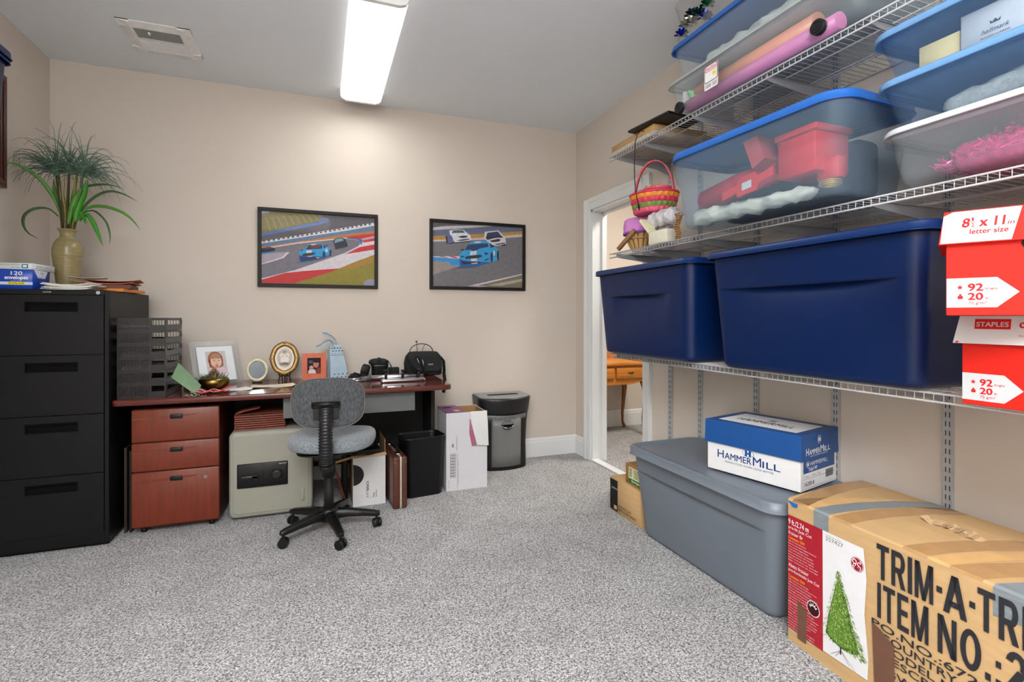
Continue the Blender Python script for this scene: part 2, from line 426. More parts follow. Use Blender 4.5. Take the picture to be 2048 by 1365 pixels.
# ============================================================ filing cabinet
cabm = mat('black_steel', (11, 12, 15), 0.45, spec=.25, vary=.06, scale=30, bump=.06, bscale=900)
t = thing('filing_cabinet', 'tall black four drawer steel filing cabinet in the left corner', 'filing cabinet', (-1.235, 3.15, 0))
mb = MB().box(-.23, .23, .012, .65, .02, 1.30).box(-.22, .22, .03, .63, 0, .02)
mb.box(-.23, -.212, 0, .012, .02, 1.30).box(.212, .23, 0, .012, .02, 1.30).box(-.212, .212, 0, .012, .02, .079).box(-.212, .212, 0, .012, 1.274, 1.30)
mb.build('carcass', t, cabm, bevel=.002)
hm = mat('recess_shade', (5, 5, 6), .7, spec=.1)  # near-black puts the shade of pockets, slots and holes into the colour
for k in range(4):
    z0 = .082 + k * .2985; z1 = z0 + .2945
    hz = z1 - .058
    mb = MB()   # drawer front with a pocket
    mb.box(-.21, -.105, -.004, .011, z0, z1).box(.105, .21, -.004, .011, z0, z1).box(-.105, .105, -.004, .011, z0, hz - .024).box(-.105, .105, -.004, .011, hz + .024, z1)
    d = mb.build('drawer', t, cabm)
    mb = MB().box(-.105, .105, .004, .008, hz - .024, hz + .024)
    mb.box(-.105, .105, -.004, .004, hz + .019, hz + .024).box(-.105, .105, -.004, .004, hz - .024, hz - .019).box(-.105, -.1, -.004, .004, hz - .024, hz + .024).box(.1, .105, -.004, .004, hz - .024, hz + .024)
    mb.prism([(0, 0), (.02, 0), (.004, -.012)], (-.1, -.003, hz + .018), (0, 1, 0), (0, 0, 1), (1, 0, 0), .2)
    mb.build('handle', d, hm)
mb = MB().mat(chrome).cyl((.187, -.006, 1.286), (.187, .001, 1.286), .0085, 20)
mb.mat(hm).box(.1865, .1875, -.0065, -.006, 1.281, 1.291).build('lock', t)
MB().mat(ink(200, 200, 200)).text('HOME', FR(-.001), -.035, 1.284, .032, .006, bold=.02).build('nameplate', t)

# items on the cabinet
CT = 1.3005
envb = mat('envelope_box_blue', (24, 66, 172), .35, vary=.03)
t = thing('envelope_box', 'blue box of 120 envelopes under the white box on the filing cabinet', 'box', (-1.427, 3.2, CT), 0)
MB().bbox(-.096, .096, 0, .17, 0, .098, .002, 1).build('carton', t, envb)
mb = MB().mat(ink(196, 214, 236)).rect(-.096, .096, .022, .036, FR(-.0006)).mat(ink(235, 222, 20)).rect(.0, .066, .0225, .0355, FR(-.0009))
mb.mat(ink(238, 240, 245)).text('120', FR(-.0006), .012, .070, .044, .018, bold=.02).text('envelopes', FR(-.0006), -.012, .044, .090, .022, bold=.03)
mb.text('EXTRA VALUE', FR(-.0006), .012, .038, .04, .003)
mb.mat(ink(20, 30, 60)).text('Security Lined', FR(-.0006), .004, .025, .058, .009, lift=.0009, bold=.02)
S = ((.0966, 0, 0), (0, 1, 0), (0, 0, 1), (1, 0, 0))
mb.mat(ink(215, 222, 235)).poly([(.01, .098), (.15, .098), (.12, .06), (.05, .06)], S).mat(ink(60, 80, 120)).text('120', S, .072, .078, .03, .012).text('SECURITY', S, .055, .064, .05, .004)
mb.build('printing', t)
t = thing('envelope_box', 'slim white peel and seal envelope box on top of the blue envelope box', 'box', (-1.432, 3.205, CT + .0985), -4)
MB().bbox(-.082, .098, 0, .2, 0, .031, .002, 1).build('carton', t, mat('white_card', (214, 220, 222), .5))
mb = MB().mat(ink(40, 110, 110)).rect(-.082, -.078, 0, .03, FR(-.0006)).mat(ink(90, 104, 110)).text('PEEL & STICK ENVELOPES', FR(-.0006), -.030, .019, .082, .006).text('#10 SIZE', FR(-.0006), .018, .006, .035, .006)
mb.mat(ink(52, 130, 150)).rect(.058, .084, .006, .026, FR(-.0009)).mat(ink(235, 240, 240)).rect(.063, .079, .011, .021, FR(-.0012))
S = ((.0986, 0, 0), (0, 1, 0), (0, 0, 1), (1, 0, 0))
mb.mat(ink(90, 100, 150)).text('I  SECURITY LINED  120', S, .03, .016, .13, .006).rect(.03, .17, .008, .0095, S)
mb.build('printing', t)

def sheet(mb, w_, d_, z, ang=0, cx=0, cy=0, th=.0012, curl=0.0, n=8):
    """a slightly curled sheet as a thin solid"""
    ca, sa = math.cos(ang), math.sin(ang); loops = []
    for i in range(n + 1):
        x = -w_ / 2 + w_ * i / n
        zz = z + curl * (abs(2 * i / n - 1) ** 2.5)
        row = []
        for (yy, dz) in ((-d_ / 2, 0), (d_ / 2, 0), (d_ / 2, th), (-d_ / 2, th)):
            row.append((cx + x * ca - yy * sa, cy + x * sa + yy * ca, zz + dz))
        loops.append(row)
    return mb.loft(loops, True, True, False)
mb = MB().mat(white_p)
random.seed(3)
for k in range(6):
    sheet(mb, .20, .12, .0005 + k * .0046, ang=random.uniform(-.16, .14), cx=random.uniform(-.03, .03), cy=random.uniform(-.055, -.045), th=.0035, curl=.004 + .0012 * k)
tag(mb.build('envelope_stack'), 'loose stack of white envelopes in front of the vase on the filing cabinet', 'envelopes', (-1.195, 3.29, CT))
manila = mat('orange_manila', (214, 130, 52), .6, vary=.06)
t = thing('expanding_folder', 'orange and brown accordion folder lying flat on the filing cabinet', 'folder', (-1.10, 3.47, CT + .0175), 9)
mb = MB().mat(mat('brown_folder', (104, 60, 44), .7)); sheet(mb, .22, .30, 0, th=.022); mb.build('gusset', t)
mb = MB().mat(mat('rust_folder', (172, 92, 52), .6)); sheet(mb, .25, .32, .0225, th=.004, curl=.010); sheet(mb, .25, .31, .0365, th=.002, curl=.012, ang=.05, cx=.02); mb.build('flap', t)
mb = MB().mat(manila); sheet(mb, .24, .30, 0, ang=-.06, th=.016, curl=0)
tag(mb.build('manila_envelope'), 'orange manila envelope under the accordion folder on the filing cabinet', 'envelope', (-1.10, 3.46, CT))
mb = MB().mat(white_p); sheet(mb, .16, .12, 0, ang=.3, th=.001, curl=.006)
tag(mb.build('paper_sheet'), 'white sheet of paper at the foot of the vase on top of the folder', 'paper', (-1.16, 3.36, CT + .068))

# ---- vase with artificial grass
t = thing('potted_plant', 'artificial grass plant in a ribbed olive ceramic vase on the filing cabinet', 'plant', (-1.304, 3.5, CT), 0)
vase_m = mat('olive_glaze', (142, 130, 90), .25, vary=.18, scale=20, stretch=(1, 1, 9), bump=.12, bscale=40)
prof = [(.045, 0), (.052, .004)]
for k in range(52):
    z = .006 + k * .0037; r = .052 + (.083 - .052) * min(1, z / .2) ** .8
    prof.append((r + (.0012 if k % 2 else -.0006), z))
prof += [(.0845, .2), (.086, .203), (.0845, .207), (.084, .235), (.078, .262), (.062, .285), (.045, .298), (.040, .31), (.041, .325), (.050, .338), (.057, .343), (.055, .347), (.044, .34), (.035, .325), (.035, .29)]
MB().lathe([(r * .79, z) for r, z in prof], 40).build('vase', t, vase_m)
base = Vector((-1.304, 3.5, CT))
stem_m = mat('stem_straw', (150, 138, 70), .6, vary=.25, scale=20, stretch=(1, 1, 5))
stem_d = mat('stem_brown', (80, 66, 40), .6, vary=.25, scale=20)
mb = MB().mat(stem_m)
random.seed(5)
for k in range(17):
    a = random.uniform(0, 2 * PI); r0 = random.uniform(0, .022); r1 = random.uniform(.02, .055); h = random.uniform(.5, .66)
    p0 = Vector((r0 * math.cos(a), r0 * math.sin(a), .3)); p1 = Vector((r1 * math.cos(a) + .01, r1 * math.sin(a), h))
    mb.mat(stem_m if k % 4 else stem_d).tube([p0, (p0 + p1) / 2 + Vector((random.uniform(-.006, .006), 0, 0)), p1], [.0035, .003, .002], 6)
mb.mat(stem_d).tube([(0.02, 0, .3), (.045, .01, .45), (.06, .02, .66)], .0055, 7).tube([(-.02, 0, .3), (-.04, .01, .5), (-.058, .02, .65)], .005, 7)
mb.tube([(0, 0, .3), (0, .01, .5), (0, .02, .68)], .005, 7)
mb.build('stems', t)
leafm = [mat('leaf_bright', (62, 142, 42), .4, vary=.2, scale=12), mat('leaf_dark', (58, 96, 52), .45, vary=.2, scale=12), mat('leaf_mid', (84, 138, 56), .42, vary=.2, scale=12)]
leaves = [
 ([(-1.337,3.5,1.732),(-1.35,3.468,1.805),(-1.382,3.436,1.881),(-1.418,3.404,1.924),(-1.464,3.372,1.953),(-1.503,3.34,1.951)], .012, 2),
 ([(-1.336,3.48,1.713),(-1.368,3.45,1.748),(-1.412,3.42,1.739),(-1.439,3.39,1.704),(-1.438,3.36,1.653),(-1.405,3.33,1.597),(-1.348,3.3,1.564)], .008, 1),
 ([(-1.265,3.5,1.689),(-1.232,3.48,1.76),(-1.172,3.46,1.826),(-1.099,3.44,1.862),(-1.025,3.42,1.849),(-.95,3.4,1.806)], .008, 1),
 ([(-1.254,3.47,1.684),(-1.197,3.436,1.758),(-1.113,3.402,1.77),(-1.023,3.368,1.742),(-.96,3.334,1.696),(-.909,3.3,1.632)], .010, 2),
 ([(-1.231,3.45,1.69),(-1.192,3.413,1.722),(-1.15,3.375,1.682),(-1.111,3.337,1.608),(-1.078,3.3,1.54)], .013, 0),
 ([(-1.258,3.47,1.684),(-1.246,3.463,1.764),(-1.217,3.457,1.845),(-1.195,3.45,1.926)], .022, 0),
 ([(-1.302,3.52,1.698),(-1.271,3.516,1.805),(-1.237,3.512,1.881),(-1.188,3.508,1.905),(-1.119,3.504,1.912),(-1.047,3.5,1.896)], .008, 1),
 ([(-1.246,3.52,1.743),(-1.187,3.502,1.76),(-1.127,3.485,1.703),(-1.101,3.468,1.628),(-1.097,3.45,1.569)], .006, 1),
 ([(-1.32,3.52,1.69),(-1.352,3.53,1.80),(-1.375,3.54,1.86),(-1.385,3.55,1.934)], .012, 2),
 ([(-1.292,3.5,1.68),(-1.285,3.505,1.80),(-1.276,3.51,1.869),(-1.266,3.52,1.995)], .010, 0),
 ([(-1.234,3.45,1.746),(-1.206,3.425,1.711),(-1.187,3.4,1.664)], .010, 0),
 ([(-1.29,3.47,1.67),(-1.262,3.45,1.77),(-1.238,3.44,1.83),(-1.21,3.43,1.87)], .018, 2)]
def blade(mb, pts, wmax, n=14):
    pts = [Vector(p) for p in pts]
    def cr(a, b, c, d, s_):
        return .5 * ((2 * b) + (c - a) * s_ + (2 * a - 5 * b + 4 * c - d) * s_ * s_ + (3 * b - a - 3 * c + d) * s_ ** 3)
    P = []
    m_ = len(pts) - 1
    for i in range(n + 1):
        u = i / n * m_; k = min(int(u), m_ - 1); s_ = u - k
        P.append(cr(pts[max(k - 1, 0)], pts[k], pts[k + 1], pts[min(k + 2, m_)], s_))
    view = Vector((-.5, 1, 0)).normalized(); loops = []
    for i, p in enumerate(P):
        tg = (P[min(i + 1, n)] - P[max(i - 1, 0)]).normalized()
        side = tg.cross(view).normalized(); nr = side.cross(tg).normalized()
        f = i / n; wd = wmax * max(.06, min(1, .35 + 2.2 * f)) * (1 if f < .55 else max(.04, 1 - ((f - .55) / .45) ** 1.6))
        loops.append([tuple(p + side * wd), tuple(p + nr * wd * .35), tuple(p - side * wd), tuple(p + nr * (wd * .35 + .0009))])
    return mb.loft(loops, True, True)
for pts, wd, k in leaves:
    blade(MB(), [Vector(p) - base for p in pts], wd * .85).build('leaf', t, leafm[k])
tuft_m = mat('tuft_green', (92, 120, 104), .6, vary=.3, scale=30)
tuft_l = mat('tuft_core_green', (104, 134, 112), .6, vary=.3, scale=40)
def tuft(c, seed, side):
    random.seed(seed); mb = MB().mat(tuft_m); c = Vector(c)
    for k in range(72):
        a = random.uniform(0, 2 * PI); el = random.uniform(-.1, 1.4); L_ = random.uniform(.12, .31) * (1 if k < 60 else .75)
        d = Vector((math.cos(a) * math.cos(el) + side * .25, math.sin(a) * math.cos(el) * .6, math.sin(el))).normalized()
        p = c.copy(); pts = [p.copy()]; v = d.copy(); droop = random.uniform(.08, .42)
        for i in range(7):
            p = p + v * L_ / 7; v = (v + Vector((0, 0, -droop * (i + 1) / 3))).normalized(); pts.append(p.copy())
        for q in pts: q.x = max(q.x, -1.535 - base.x); q.y = min(q.y, .40)
        w0 = random.uniform(.0018, .0040)
        mb.tube(pts, [w0, w0, w0 * .9, w0 * .75, w0 * .55, w0 * .4, w0 * .3, w0 * .22], 4)
    mb.mat(tuft_l)
    for k in range(70):
        a = random.uniform(0, 2 * PI); L_ = random.uniform(.03, .075); d = Vector((math.cos(a) * .5, math.sin(a) * .5, random.uniform(.4, 1.2))).normalized()
        q = c + d * L_ * .5 + Vector((math.cos(a) * .012, math.sin(a) * .012, 0))
        mb.tube([c + Vector((math.cos(a) * .01, math.sin(a) * .01, -.02)), q, q + Vector((d.x * .03, d.y * .03, .01))], [.0022, .0026, .001], 4)
    mb.build('grass_tuft', t)
tuft(Vector((-1.361, 3.52, 1.965)) - base, 11, -.9)
tuft(Vector((-1.305, 3.53, 1.985)) - base, 12, 0)
tuft(Vector((-1.236, 3.52, 1.968)) - base, 13, .9)

# ---- left wall: framed picture edge, shelf with blue tote
t = thing('framed_picture', 'dark brown framed picture on the left wall cut off by the photo edge', 'picture', (WL, 3.045, 2.12), 90)
brn = mat('brown_frame', (72, 34, 26), .35, vary=.15, scale=12)
mb = MB()
for (x0, x1, z0, z1) in ((-.36, .36, .24, .29), (-.36, .36, -.29, -.24), (-.36, -.31, -.24, .24), (.31, .36, -.24, .24)):
    mb.box(x0, x1, -.026, -.001, z0, z1)
mb.box(-.345, .345, -.032, -.026, .252, .275).box(-.345, .345, -.032, -.026, -.275, -.252).box(.325, .345, -.032, -.026, -.252, .252).box(-.345, -.325, -.032, -.026, -.252, .252)
mb.build('frame', t, brn, bevel=.003)
MB().box(-.31, .31, -.012, -.002, -.24, .24).build('print', t, mat('beige_print', (190, 176, 150), .5, vary=.15, scale=6))

# ============================================================ storage shelving on the right wall
SX0, SY1, SY0 = 1.652, 2.70, 0.10
def wire_shelf(z, label, ys, tz0, tz1):
    t = thing('wire_shelf', label, 'shelf', (0, 0, z), 0)
    mb = MB()
    n = int((SY1 - SY0) / .0254)
    for k in range(n + 1):
        y = SY1 - k * .0254
        mb.tube([(WX - .004, y, -.002), (SX0, y, -.002), (SX0, y, -.027)], .0014, 5)
    for x in (WX - .008, WX - .14, WX - .16, WX - .30):
        mb.cyl((x, SY1, -.006), (x, SY0, -.006), .0026, 6)
    mb.build('wire_deck', t, wirewhite)
    MB().cyl((SX0, SY1 + .002, -.003), (SX0, SY0, -.003), .0032, 8).cyl((SX0, SY1 + .002, -.027), (SX0, SY0, -.027), .0032, 8).build('front_lip', t, wirewhite)
    bm = mat('grey_steel_bracket', (150, 152, 156), .45)
    for y in ys:
        mb = MB().prism([(0, -.002), (-.385, -.002), (-.39, -.016), (-.36, -.022), (-.10, -.05), (0, -.078)], (WX - .014, y - .002, -.009), (1, 0, 0), (0, 0, 1), (0, 1, 0), .004)
        mb.prism([(0, 0), (-.385, 0), (-.385, -.002), (0, -.002)], (WX - .014, y - .007, -.009), (1, 0, 0), (0, 0, 1), (0, 1, 0), .014)
        mb.build('bracket', t, bm)
    return t
TR = (2.64, 2.372, 1.969, 1.545, 1.131, .72)
wire_shelf(2.134, 'top white wire shelf carrying the pink wrapping roll tote', TR, 0, 0)
wire_shelf(1.548, 'middle white wire shelf with the basket and blue lidded clear totes', TR, 0, 0)
wire_shelf(.948, 'lowest white wire shelf carrying the navy totes and red paper boxes', TR, 0, 0)
trm = mat('track_grey', (172, 174, 176), .4)
slotm = mat('track_slot', (52, 50, 50), .7)
tl = ['leftmost slotted metal wall track beside the doorway', 'second slotted wall track from the doorway', 'third slotted wall track from the doorway',
      'fourth slotted wall track from the doorway', 'slotted wall track rising behind the taped tree carton', 'slotted wall track behind the red paper boxes']
for y, lb in zip(TR, tl):
    t = thing('wall_track', lb, 'shelf track', (WX - .0005, y, .25), -90, 'slotted shelf tracks on the right wall')
    mb = MB().box(-.0125, .0125, -.012, -.0005, 0, 2.1).box(-.0145, -.0125, -.014, -.0005, 0, 2.1).box(.0125, .0145, -.014, -.0005, 0, 2.1)
    mb.build('channel', t, trm)
    mb = MB()
    for k in range(64):
        z = .02 + k * .032
        mb.box(-.0075, -.0045, -.0128, -.0118, z, z + .018).box(.0045, .0075, -.0128, -.0118, z, z + .018)
    mb.build('slots', t, slotm)

# ---- plastic totes
def tote(name, label, loc, rz, L_, W_, H_, bodym, lidm, taper=.03, rc=.05, lidh=.028, over=.012, ledge=None, ribs=0, lid2=None, dome=0.0, bot=.02, cat='storage tote', thick=.003, group=None):
    """local frame: x along the length, y=0 the front of the lid, going back to W_"""
    t = thing(name, label, cat, loc, rz, group)
    hx, hy = L_ / 2 - over, W_ / 2 - over
    bh = H_ - lidh * .6
    loops = []; N = 26; seg = 6; sub = 30
    zled = (ledge[0] * bh - .0012, ledge[0] * bh - .0004, ledge[0] * bh + .0006) if ledge else ()
    zs = [0, .0015, .006, .014, .024] + [.024 + (bh - .024) * (k / N) for k in range(1, N + 1)]
    zs = sorted(zs + list(zled))
    for z in zs:
        f = z / bh; ins = taper * (1 - f)
        rnd = 0 if z > bot else bot - math.sqrt(max(0, bot ** 2 - (bot - z) ** 2))
        lp = rrect(hx - ins - rnd, hy - ins - rnd, rc * (.75 + .25 * f), seg, sub)
        out = []
        for x, y in lp:
            yy, xx = y, x
            if ledge and abs(y) > hy * .8:            # long hand ledge pressed into front and back
                lz, lw, ld = ledge
                if f < lz:
                    k = max(0, 1 - (abs(x) / (hx * lw)) ** 3); k2 = max(0, 1 - (lz - f) / lz) ** 4
                    yy = y - math.copysign(ld * k * k2, y)
            if ribs and abs(y) > hy * .8 and f < .62 and f > .06:
                k = (x / hx * ribs) % 1.0
                if k < .12: yy = y - math.copysign(.006, y)
            if ribs and f > .62: yy += math.copysign(.007, yy); xx += math.copysign(.007, xx)
            out.append((xx, yy + W_ / 2, z))
        loops.append(out)
    mb = MB().loft(loops, True, False); mb.build('tub', t, bodym, solid=thick)
    # lid: skirt, raised rim, recessed panel
    z0 = H_ - lidh
    ring = [(0, z0, .0), (.0, H_ - .006, -.0), (.003, H_ - .001, 0), (.010, H_, 0), (.024, H_, 0), (.030, H_ - .009 + dome, 0), (.05, H_ - .009 + dome, 0)]
    lp = []
    ring = [(.004, z0 + .001, 0), (-.002, z0, 0)] + ring
    for ins, z, _ in ring:
        lp.append([(x, y + W_ / 2, z) for x, y in rrect(L_ / 2 - ins, W_ / 2 - ins, rc + .012 - ins * .3, 8, 2)])
    mb = MB().loft(lp, False, True); ld = mb.build('lid', t, lidm, solid=.0025)
    if lid2:
        mb = MB()
        ps = rrect(L_ / 2 - .003, W_ / 2 - .003, rc + .01, 8, 2)
        lp = [[(x, y + W_ / 2, z0 - .018) for x, y in rrect(L_ / 2 - .0, W_ / 2 - .0, rc + .012, 8, 2)], [(x, y + W_ / 2, z0 - .001) for x, y in rrect(L_ / 2 - .006, W_ / 2 - .006, rc + .008, 8, 2)]]
        mb.loft(lp, False, False).build('tub_rim', t, lid2, solid=.002)
    return t
navy = mat('navy_plastic', (0, 27, 72), .36, spec=.35, vary=.04, scale=6, bump=.03, bscale=300)
navy2 = mat('navy_lid_plastic', (4, 38, 88), .34, spec=.4, vary=.04, scale=6)
greyp = mat('grey_plastic', (107, 115, 125), .40, vary=.03, scale=6, bump=.03, bscale=400)
clearb = mat('clear_blue_plastic', (160, 186, 205), .22, vary=.03, alpha=.12)
clearw = mat('clear_plastic', (200, 212, 220), .22, vary=.03, alpha=.10)
clearlb = mat('clear_light_blue_plastic', (140, 175, 215), .22, vary=.03, alpha=.08)
bluelid = mat('blue_lid_plastic', (38, 104, 190), .35, vary=.04)
lbluelid = mat('light_blue_lid_plastic', (112, 160, 210), .32, vary=.04)
whlid = mat('white_lid_plastic', (214, 216, 220), .35, vary=.03)
frost = mat('frosted_lid_plastic', (214, 222, 218), .35, alpha=.5)

tote('storage_tote', 'smaller looking navy plastic tote on the lowest shelf, nearest the doorway', (1.548, 2.300, .953), -90, .870, .46, .485, navy, navy2, taper=.035, rc=.05, ledge=(.70, .60, .034), over=.020, group='navy totes on the lowest shelf')
tote('storage_tote', 'large navy plastic tote on the lowest shelf beside the red paper boxes', (1.548, 1.342, .953), -90, .88, .46, .485, navy, navy2, taper=.035, rc=.05, ledge=(.70, .84, .036), over=.020, group='navy totes on the lowest shelf')
tote('storage_tote', 'grey lidded plastic tote on the carpet under the shelves', (1.556, 1.895, .0), -90, .985, .49, .475, greyp, greyp, taper=.05, rc=.06, lidh=.042, over=.02, ledge=(.76, .86, .018))
tt = tote('storage_tote', 'clear tote with bright blue lid and red contents on the middle shelf', (1.462, 1.495, 1.5505), -87, .80, .43, .325, clearb, bluelid, taper=.035, rc=.075, lidh=.03, ribs=5)
# red things inside it
redm = mat('red_gift_wrap', (226, 40, 52), .5, vary=.1); darkst = mat('dark_contents', (38, 48, 64), .8, vary=.3, scale=14)
def inside(p, rz, parent_loc, rz_parent): pass
def at_local(loc, rz, p):
    a = math.radians(rz); return (loc[0] + p[0] * math.cos(a) - p[1] * math.sin(a), loc[1] + p[0] * math.sin(a) + p[1] * math.cos(a), loc[2] + p[2])
TL, TRZ = (1.462, 1.495, 1.5505), -87
def inbox(mb, name, label, cat, p, rz=0, TLoc=TL, Tr=TRZ, kind=None, m=None, bevel=None):
    o = mb.build(name, None, m, bevel=bevel); return tag(o, label, cat, at_local(TLoc, Tr, p), Tr + rz, kind=kind)
inbox(MB().bbox(-.075, .075, 0, .16, 0, .135, .004, 1).bbox(-.085, .085, -.008, .168, .136, .158, .004, 1), 'gift_box', 'red lidded gift box inside the blue lidded clear tote', 'box', (.19, .07, .105), -3, m=redm)
mb = MB().tube([(-.32, .02, 0), (-.1, .0, .03), (.08, .0, .045)], [.055, .05, .045], 12)
inbox(mb, 'stocking_roll', 'long red felt roll seen through the blue lidded clear tote', 'fabric roll', (-.02, .172, .13), m=mat('red_felt', (214, 50, 70), .95, vary=.15, bump=.3))
mb = MB(); mb.M = Matrix.Rotation(-.45, 4, 'Y')
mb.prism([(-.03, 0), (.03, 0), (.04, .10), (-.02, .12)], (0, 0, 0), (1, 0, 0), (0, 0, 1), (0, 1, 0), .09); mb.M = Matrix.Identity(4)
inbox(mb, 'gift_bag', 'slanting pinkish red cloth bag inside the blue lidded clear tote', 'bag', (.045, .060, .185), m=mat('pale_red_cloth', (205, 84, 92), .8))
mb = MB().mat(redm).prism([(-.12, -.02), (-.05, -.012), (-.045, -.03), (.045, -.03), (.05, -.008), (.11, -.002), (.11, .03), (.05, .022), (.035, .04), (-.035, .04), (-.045, .018), (-.12, .012)], (0, 0, 0), (1, 0, .12), (0, 0, 1), (0, 1, 0), .006)
mb.mat(ink(214, 220, 222)).prism([(-.022, -.012), (.022, -.012), (.022, .016), (-.022, .016)], (0, -.0005, 0), (1, 0, .12), (0, 0, 1), (0, -1, 0), .001)
inbox(mb, 'gift_tag', 'red ribbon shaped tag with a white price sticker pressed against the clear tote', 'tag', (.005, .046, .11))
mb = MB()
random.seed(21)
mb.lumpy([(-.33 + k * .025, .02 + .01 * math.sin(k), .03) for k in range(24)], [.012] + [.038 - .0006 * k + .005 * math.sin(k * 1.7) for k in range(22)] + [.01], seed=3, sc=(1.1, .85))
inbox(mb, 'tissue_paper', 'crumpled white tissue along the bottom of the blue lidded clear tote', 'tissue', (.0, .088, .014), m=mat('tissue_white', (220, 222, 205), .8, vary=.08), kind=None)
inbox(MB().bbox(-.30, .30, 0, .12, 0, .2, .03, 3), 'folded_fabric', 'dark folded fabric filling the back of the blue lidded clear tote', 'fabric', (.0, .24, .03), m=darkst)
inbox(MB().bbox(-.04, .04, 0, .04, 0, .07, .004, 1), 'gift_box', 'small red box at the right end of the blue lidded clear tote', 'box', (.275, .11, .075), -5, m=redm)
mb = MB()
for k in range(3): mb.lathe([(.03, k * .006), (.034, k * .006 + .003), (.03, k * .006 + .006), (.026, k * .006 + .003), (.03, k * .006)], 24, cap=False)
mb.M = Matrix.Rotation(1.2, 4, 'X')
inbox(mb, 'ribbon_spool', 'gold edged ribbon spool in the near corner of the blue lidded clear tote', 'ribbon', (.30, .09, .045), m=mat('gold_ribbon', (190, 160, 90), .3, .6))

# right hand stack of three shallow totes on the middle shelf
RS = dict(L_=.66, W_=.42, taper=.022, rc=.06)
tote('storage_tote', 'shallow clear tote with white lid holding magenta tinsel, bottom of its stack', (1.575, .742, 1.5505), -90, .66, .42, .168, clearw, whlid, taper=.03, rc=.07, lidh=.018, bot=.03, lid2=clearw, thick=.002)
tote('storage_tote', 'shallow blue lidded tote holding wrapped ornaments, middle of its stack', (1.565, .747, 1.713), -90, .66, .42, .150, clearlb, lbluelid, taper=.04, rc=.06, lidh=.022, thick=.002)
tote('storage_tote', 'shallow blue lidded tote holding card boxes, topmost of its stack', (1.555, .752, 1.857), -90, .66, .42, .150, clearlb, lbluelid, taper=.04, rc=.06, lidh=.022, thick=.002)
# contents
tin = mat('magenta_tinsel', (236, 60, 150), .25, .35, vary=.4, scale=60)
random.seed(9); mb = MB().mat(tin)
for k in range(3200):
    x = random.uniform(-.235, .235); y = random.uniform(-.012, .20); h = .01 + .095 * min(1, (x + .27) / .25) * random.uniform(.3, 1)
    a = random.uniform(0, 2 * PI); e = random.uniform(-.6, 1); L_ = random.uniform(.01, .026)
    d = Vector((math.cos(a) * math.cos(e), math.sin(a) * math.cos(e), math.sin(e))) * L_
    p = Vector((x, y, h)); s_ = Vector((random.uniform(-1, 1), random.uniform(-1, 1), random.uniform(-1, 1))).normalized() * .0017
    mb.add([tuple(p - s_), tuple(p + s_), tuple(p + d + s_), tuple(p + d - s_)], [(0, 1, 2, 3)])
mb.mat(mat('magenta_core', (186, 44, 116), .6, vary=.3, scale=60)).bbox(-.20, .245, .0, .22, .0, .080, .03, 3)
R1 = (1.575, .742, 1.5505)
inbox(mb, 'tinsel_garland', 'magenta tinsel garland heaped in the white lidded tote', 'tinsel', (.03, .08, .02), TLoc=R1, Tr=-90, kind='stuff')
R2 = (1.565, .747, 1.713)
random.seed(4); mb = MB()
mb.lumpy([(-.19 + k * .02, .03, .036 + .001 * k) for k in range(24)], [.01] + [.032 + .0009 * k for k in range(22)] + [.012], seed=5, sc=(1, .9), amp=.16)
inbox(mb, 'bubble_wrap', 'clear bubble wrapped bundle in the middle tote of the stack', 'wrapping', (.0, .09, .012), TLoc=R2, Tr=-90, m=mat('bubble_wrap_film', (210, 212, 200), .3, vary=.15, scale=120, bump=.6, bscale=260, alpha=.8))
mb = MB(); random.seed(8)
for i in range(15):
    for j in range(4):
        mb.sphere((i * .009 + .0045 * (j % 2), random.uniform(0, .01), j * .008 + i * .001), .005, 8, 6)
inbox(mb, 'bead_garland', 'bronze bead garland in the middle tote of the stack', 'garland', (.115, .075, .058), TLoc=R2, Tr=-90, m=mat('bronze_beads', (128, 118, 88), .3, .7), kind='stuff')
R3 = (1.555, .752, 1.857)
yl = mat('yellow_card', (250, 226, 160), .6, vary=.05)
inbox(MB().bbox(-.05, .05, 0, .2, 0, .07, .001, 1), 'card_box', 'pale yellow box at the left inside the topmost shallow tote', 'box', (-.165, .066, .014), TLoc=R3, Tr=-90, m=yl)
t = thing('card_box', 'white greeting card box with small grey crown logo in the topmost shallow tote', 'box', at_local(R3, -90, (-.03, .052, .012)), -90)
MB().bbox(-.075, .075, 0, .008, 0, .098, .001, 1).build('carton', t, mat('card_white', (222, 224, 222), .5))
mb = MB().mat(ink(80, 84, 90)).text('hallmark', FR(-.0008), -.03, .026, .06, .011, shear=.4).text('BOXED CARDS', FR(-.0008), -.03, .014, .06, .004)
mb.poly([(-.01, .047), (.01, .047), (.012, .056), (.006, .050), (0, .057), (-.006, .050), (-.012, .056)], FR(-.0008)); mb.build('printing', t)
inbox(MB().bbox(-.1, .07, 0, .19, 0, .078, .001, 1), 'card_box', 'large pale yellow box at the right inside the topmost shallow tote', 'box', (.175, .066, .014), TLoc=R3, Tr=-90, m=yl)

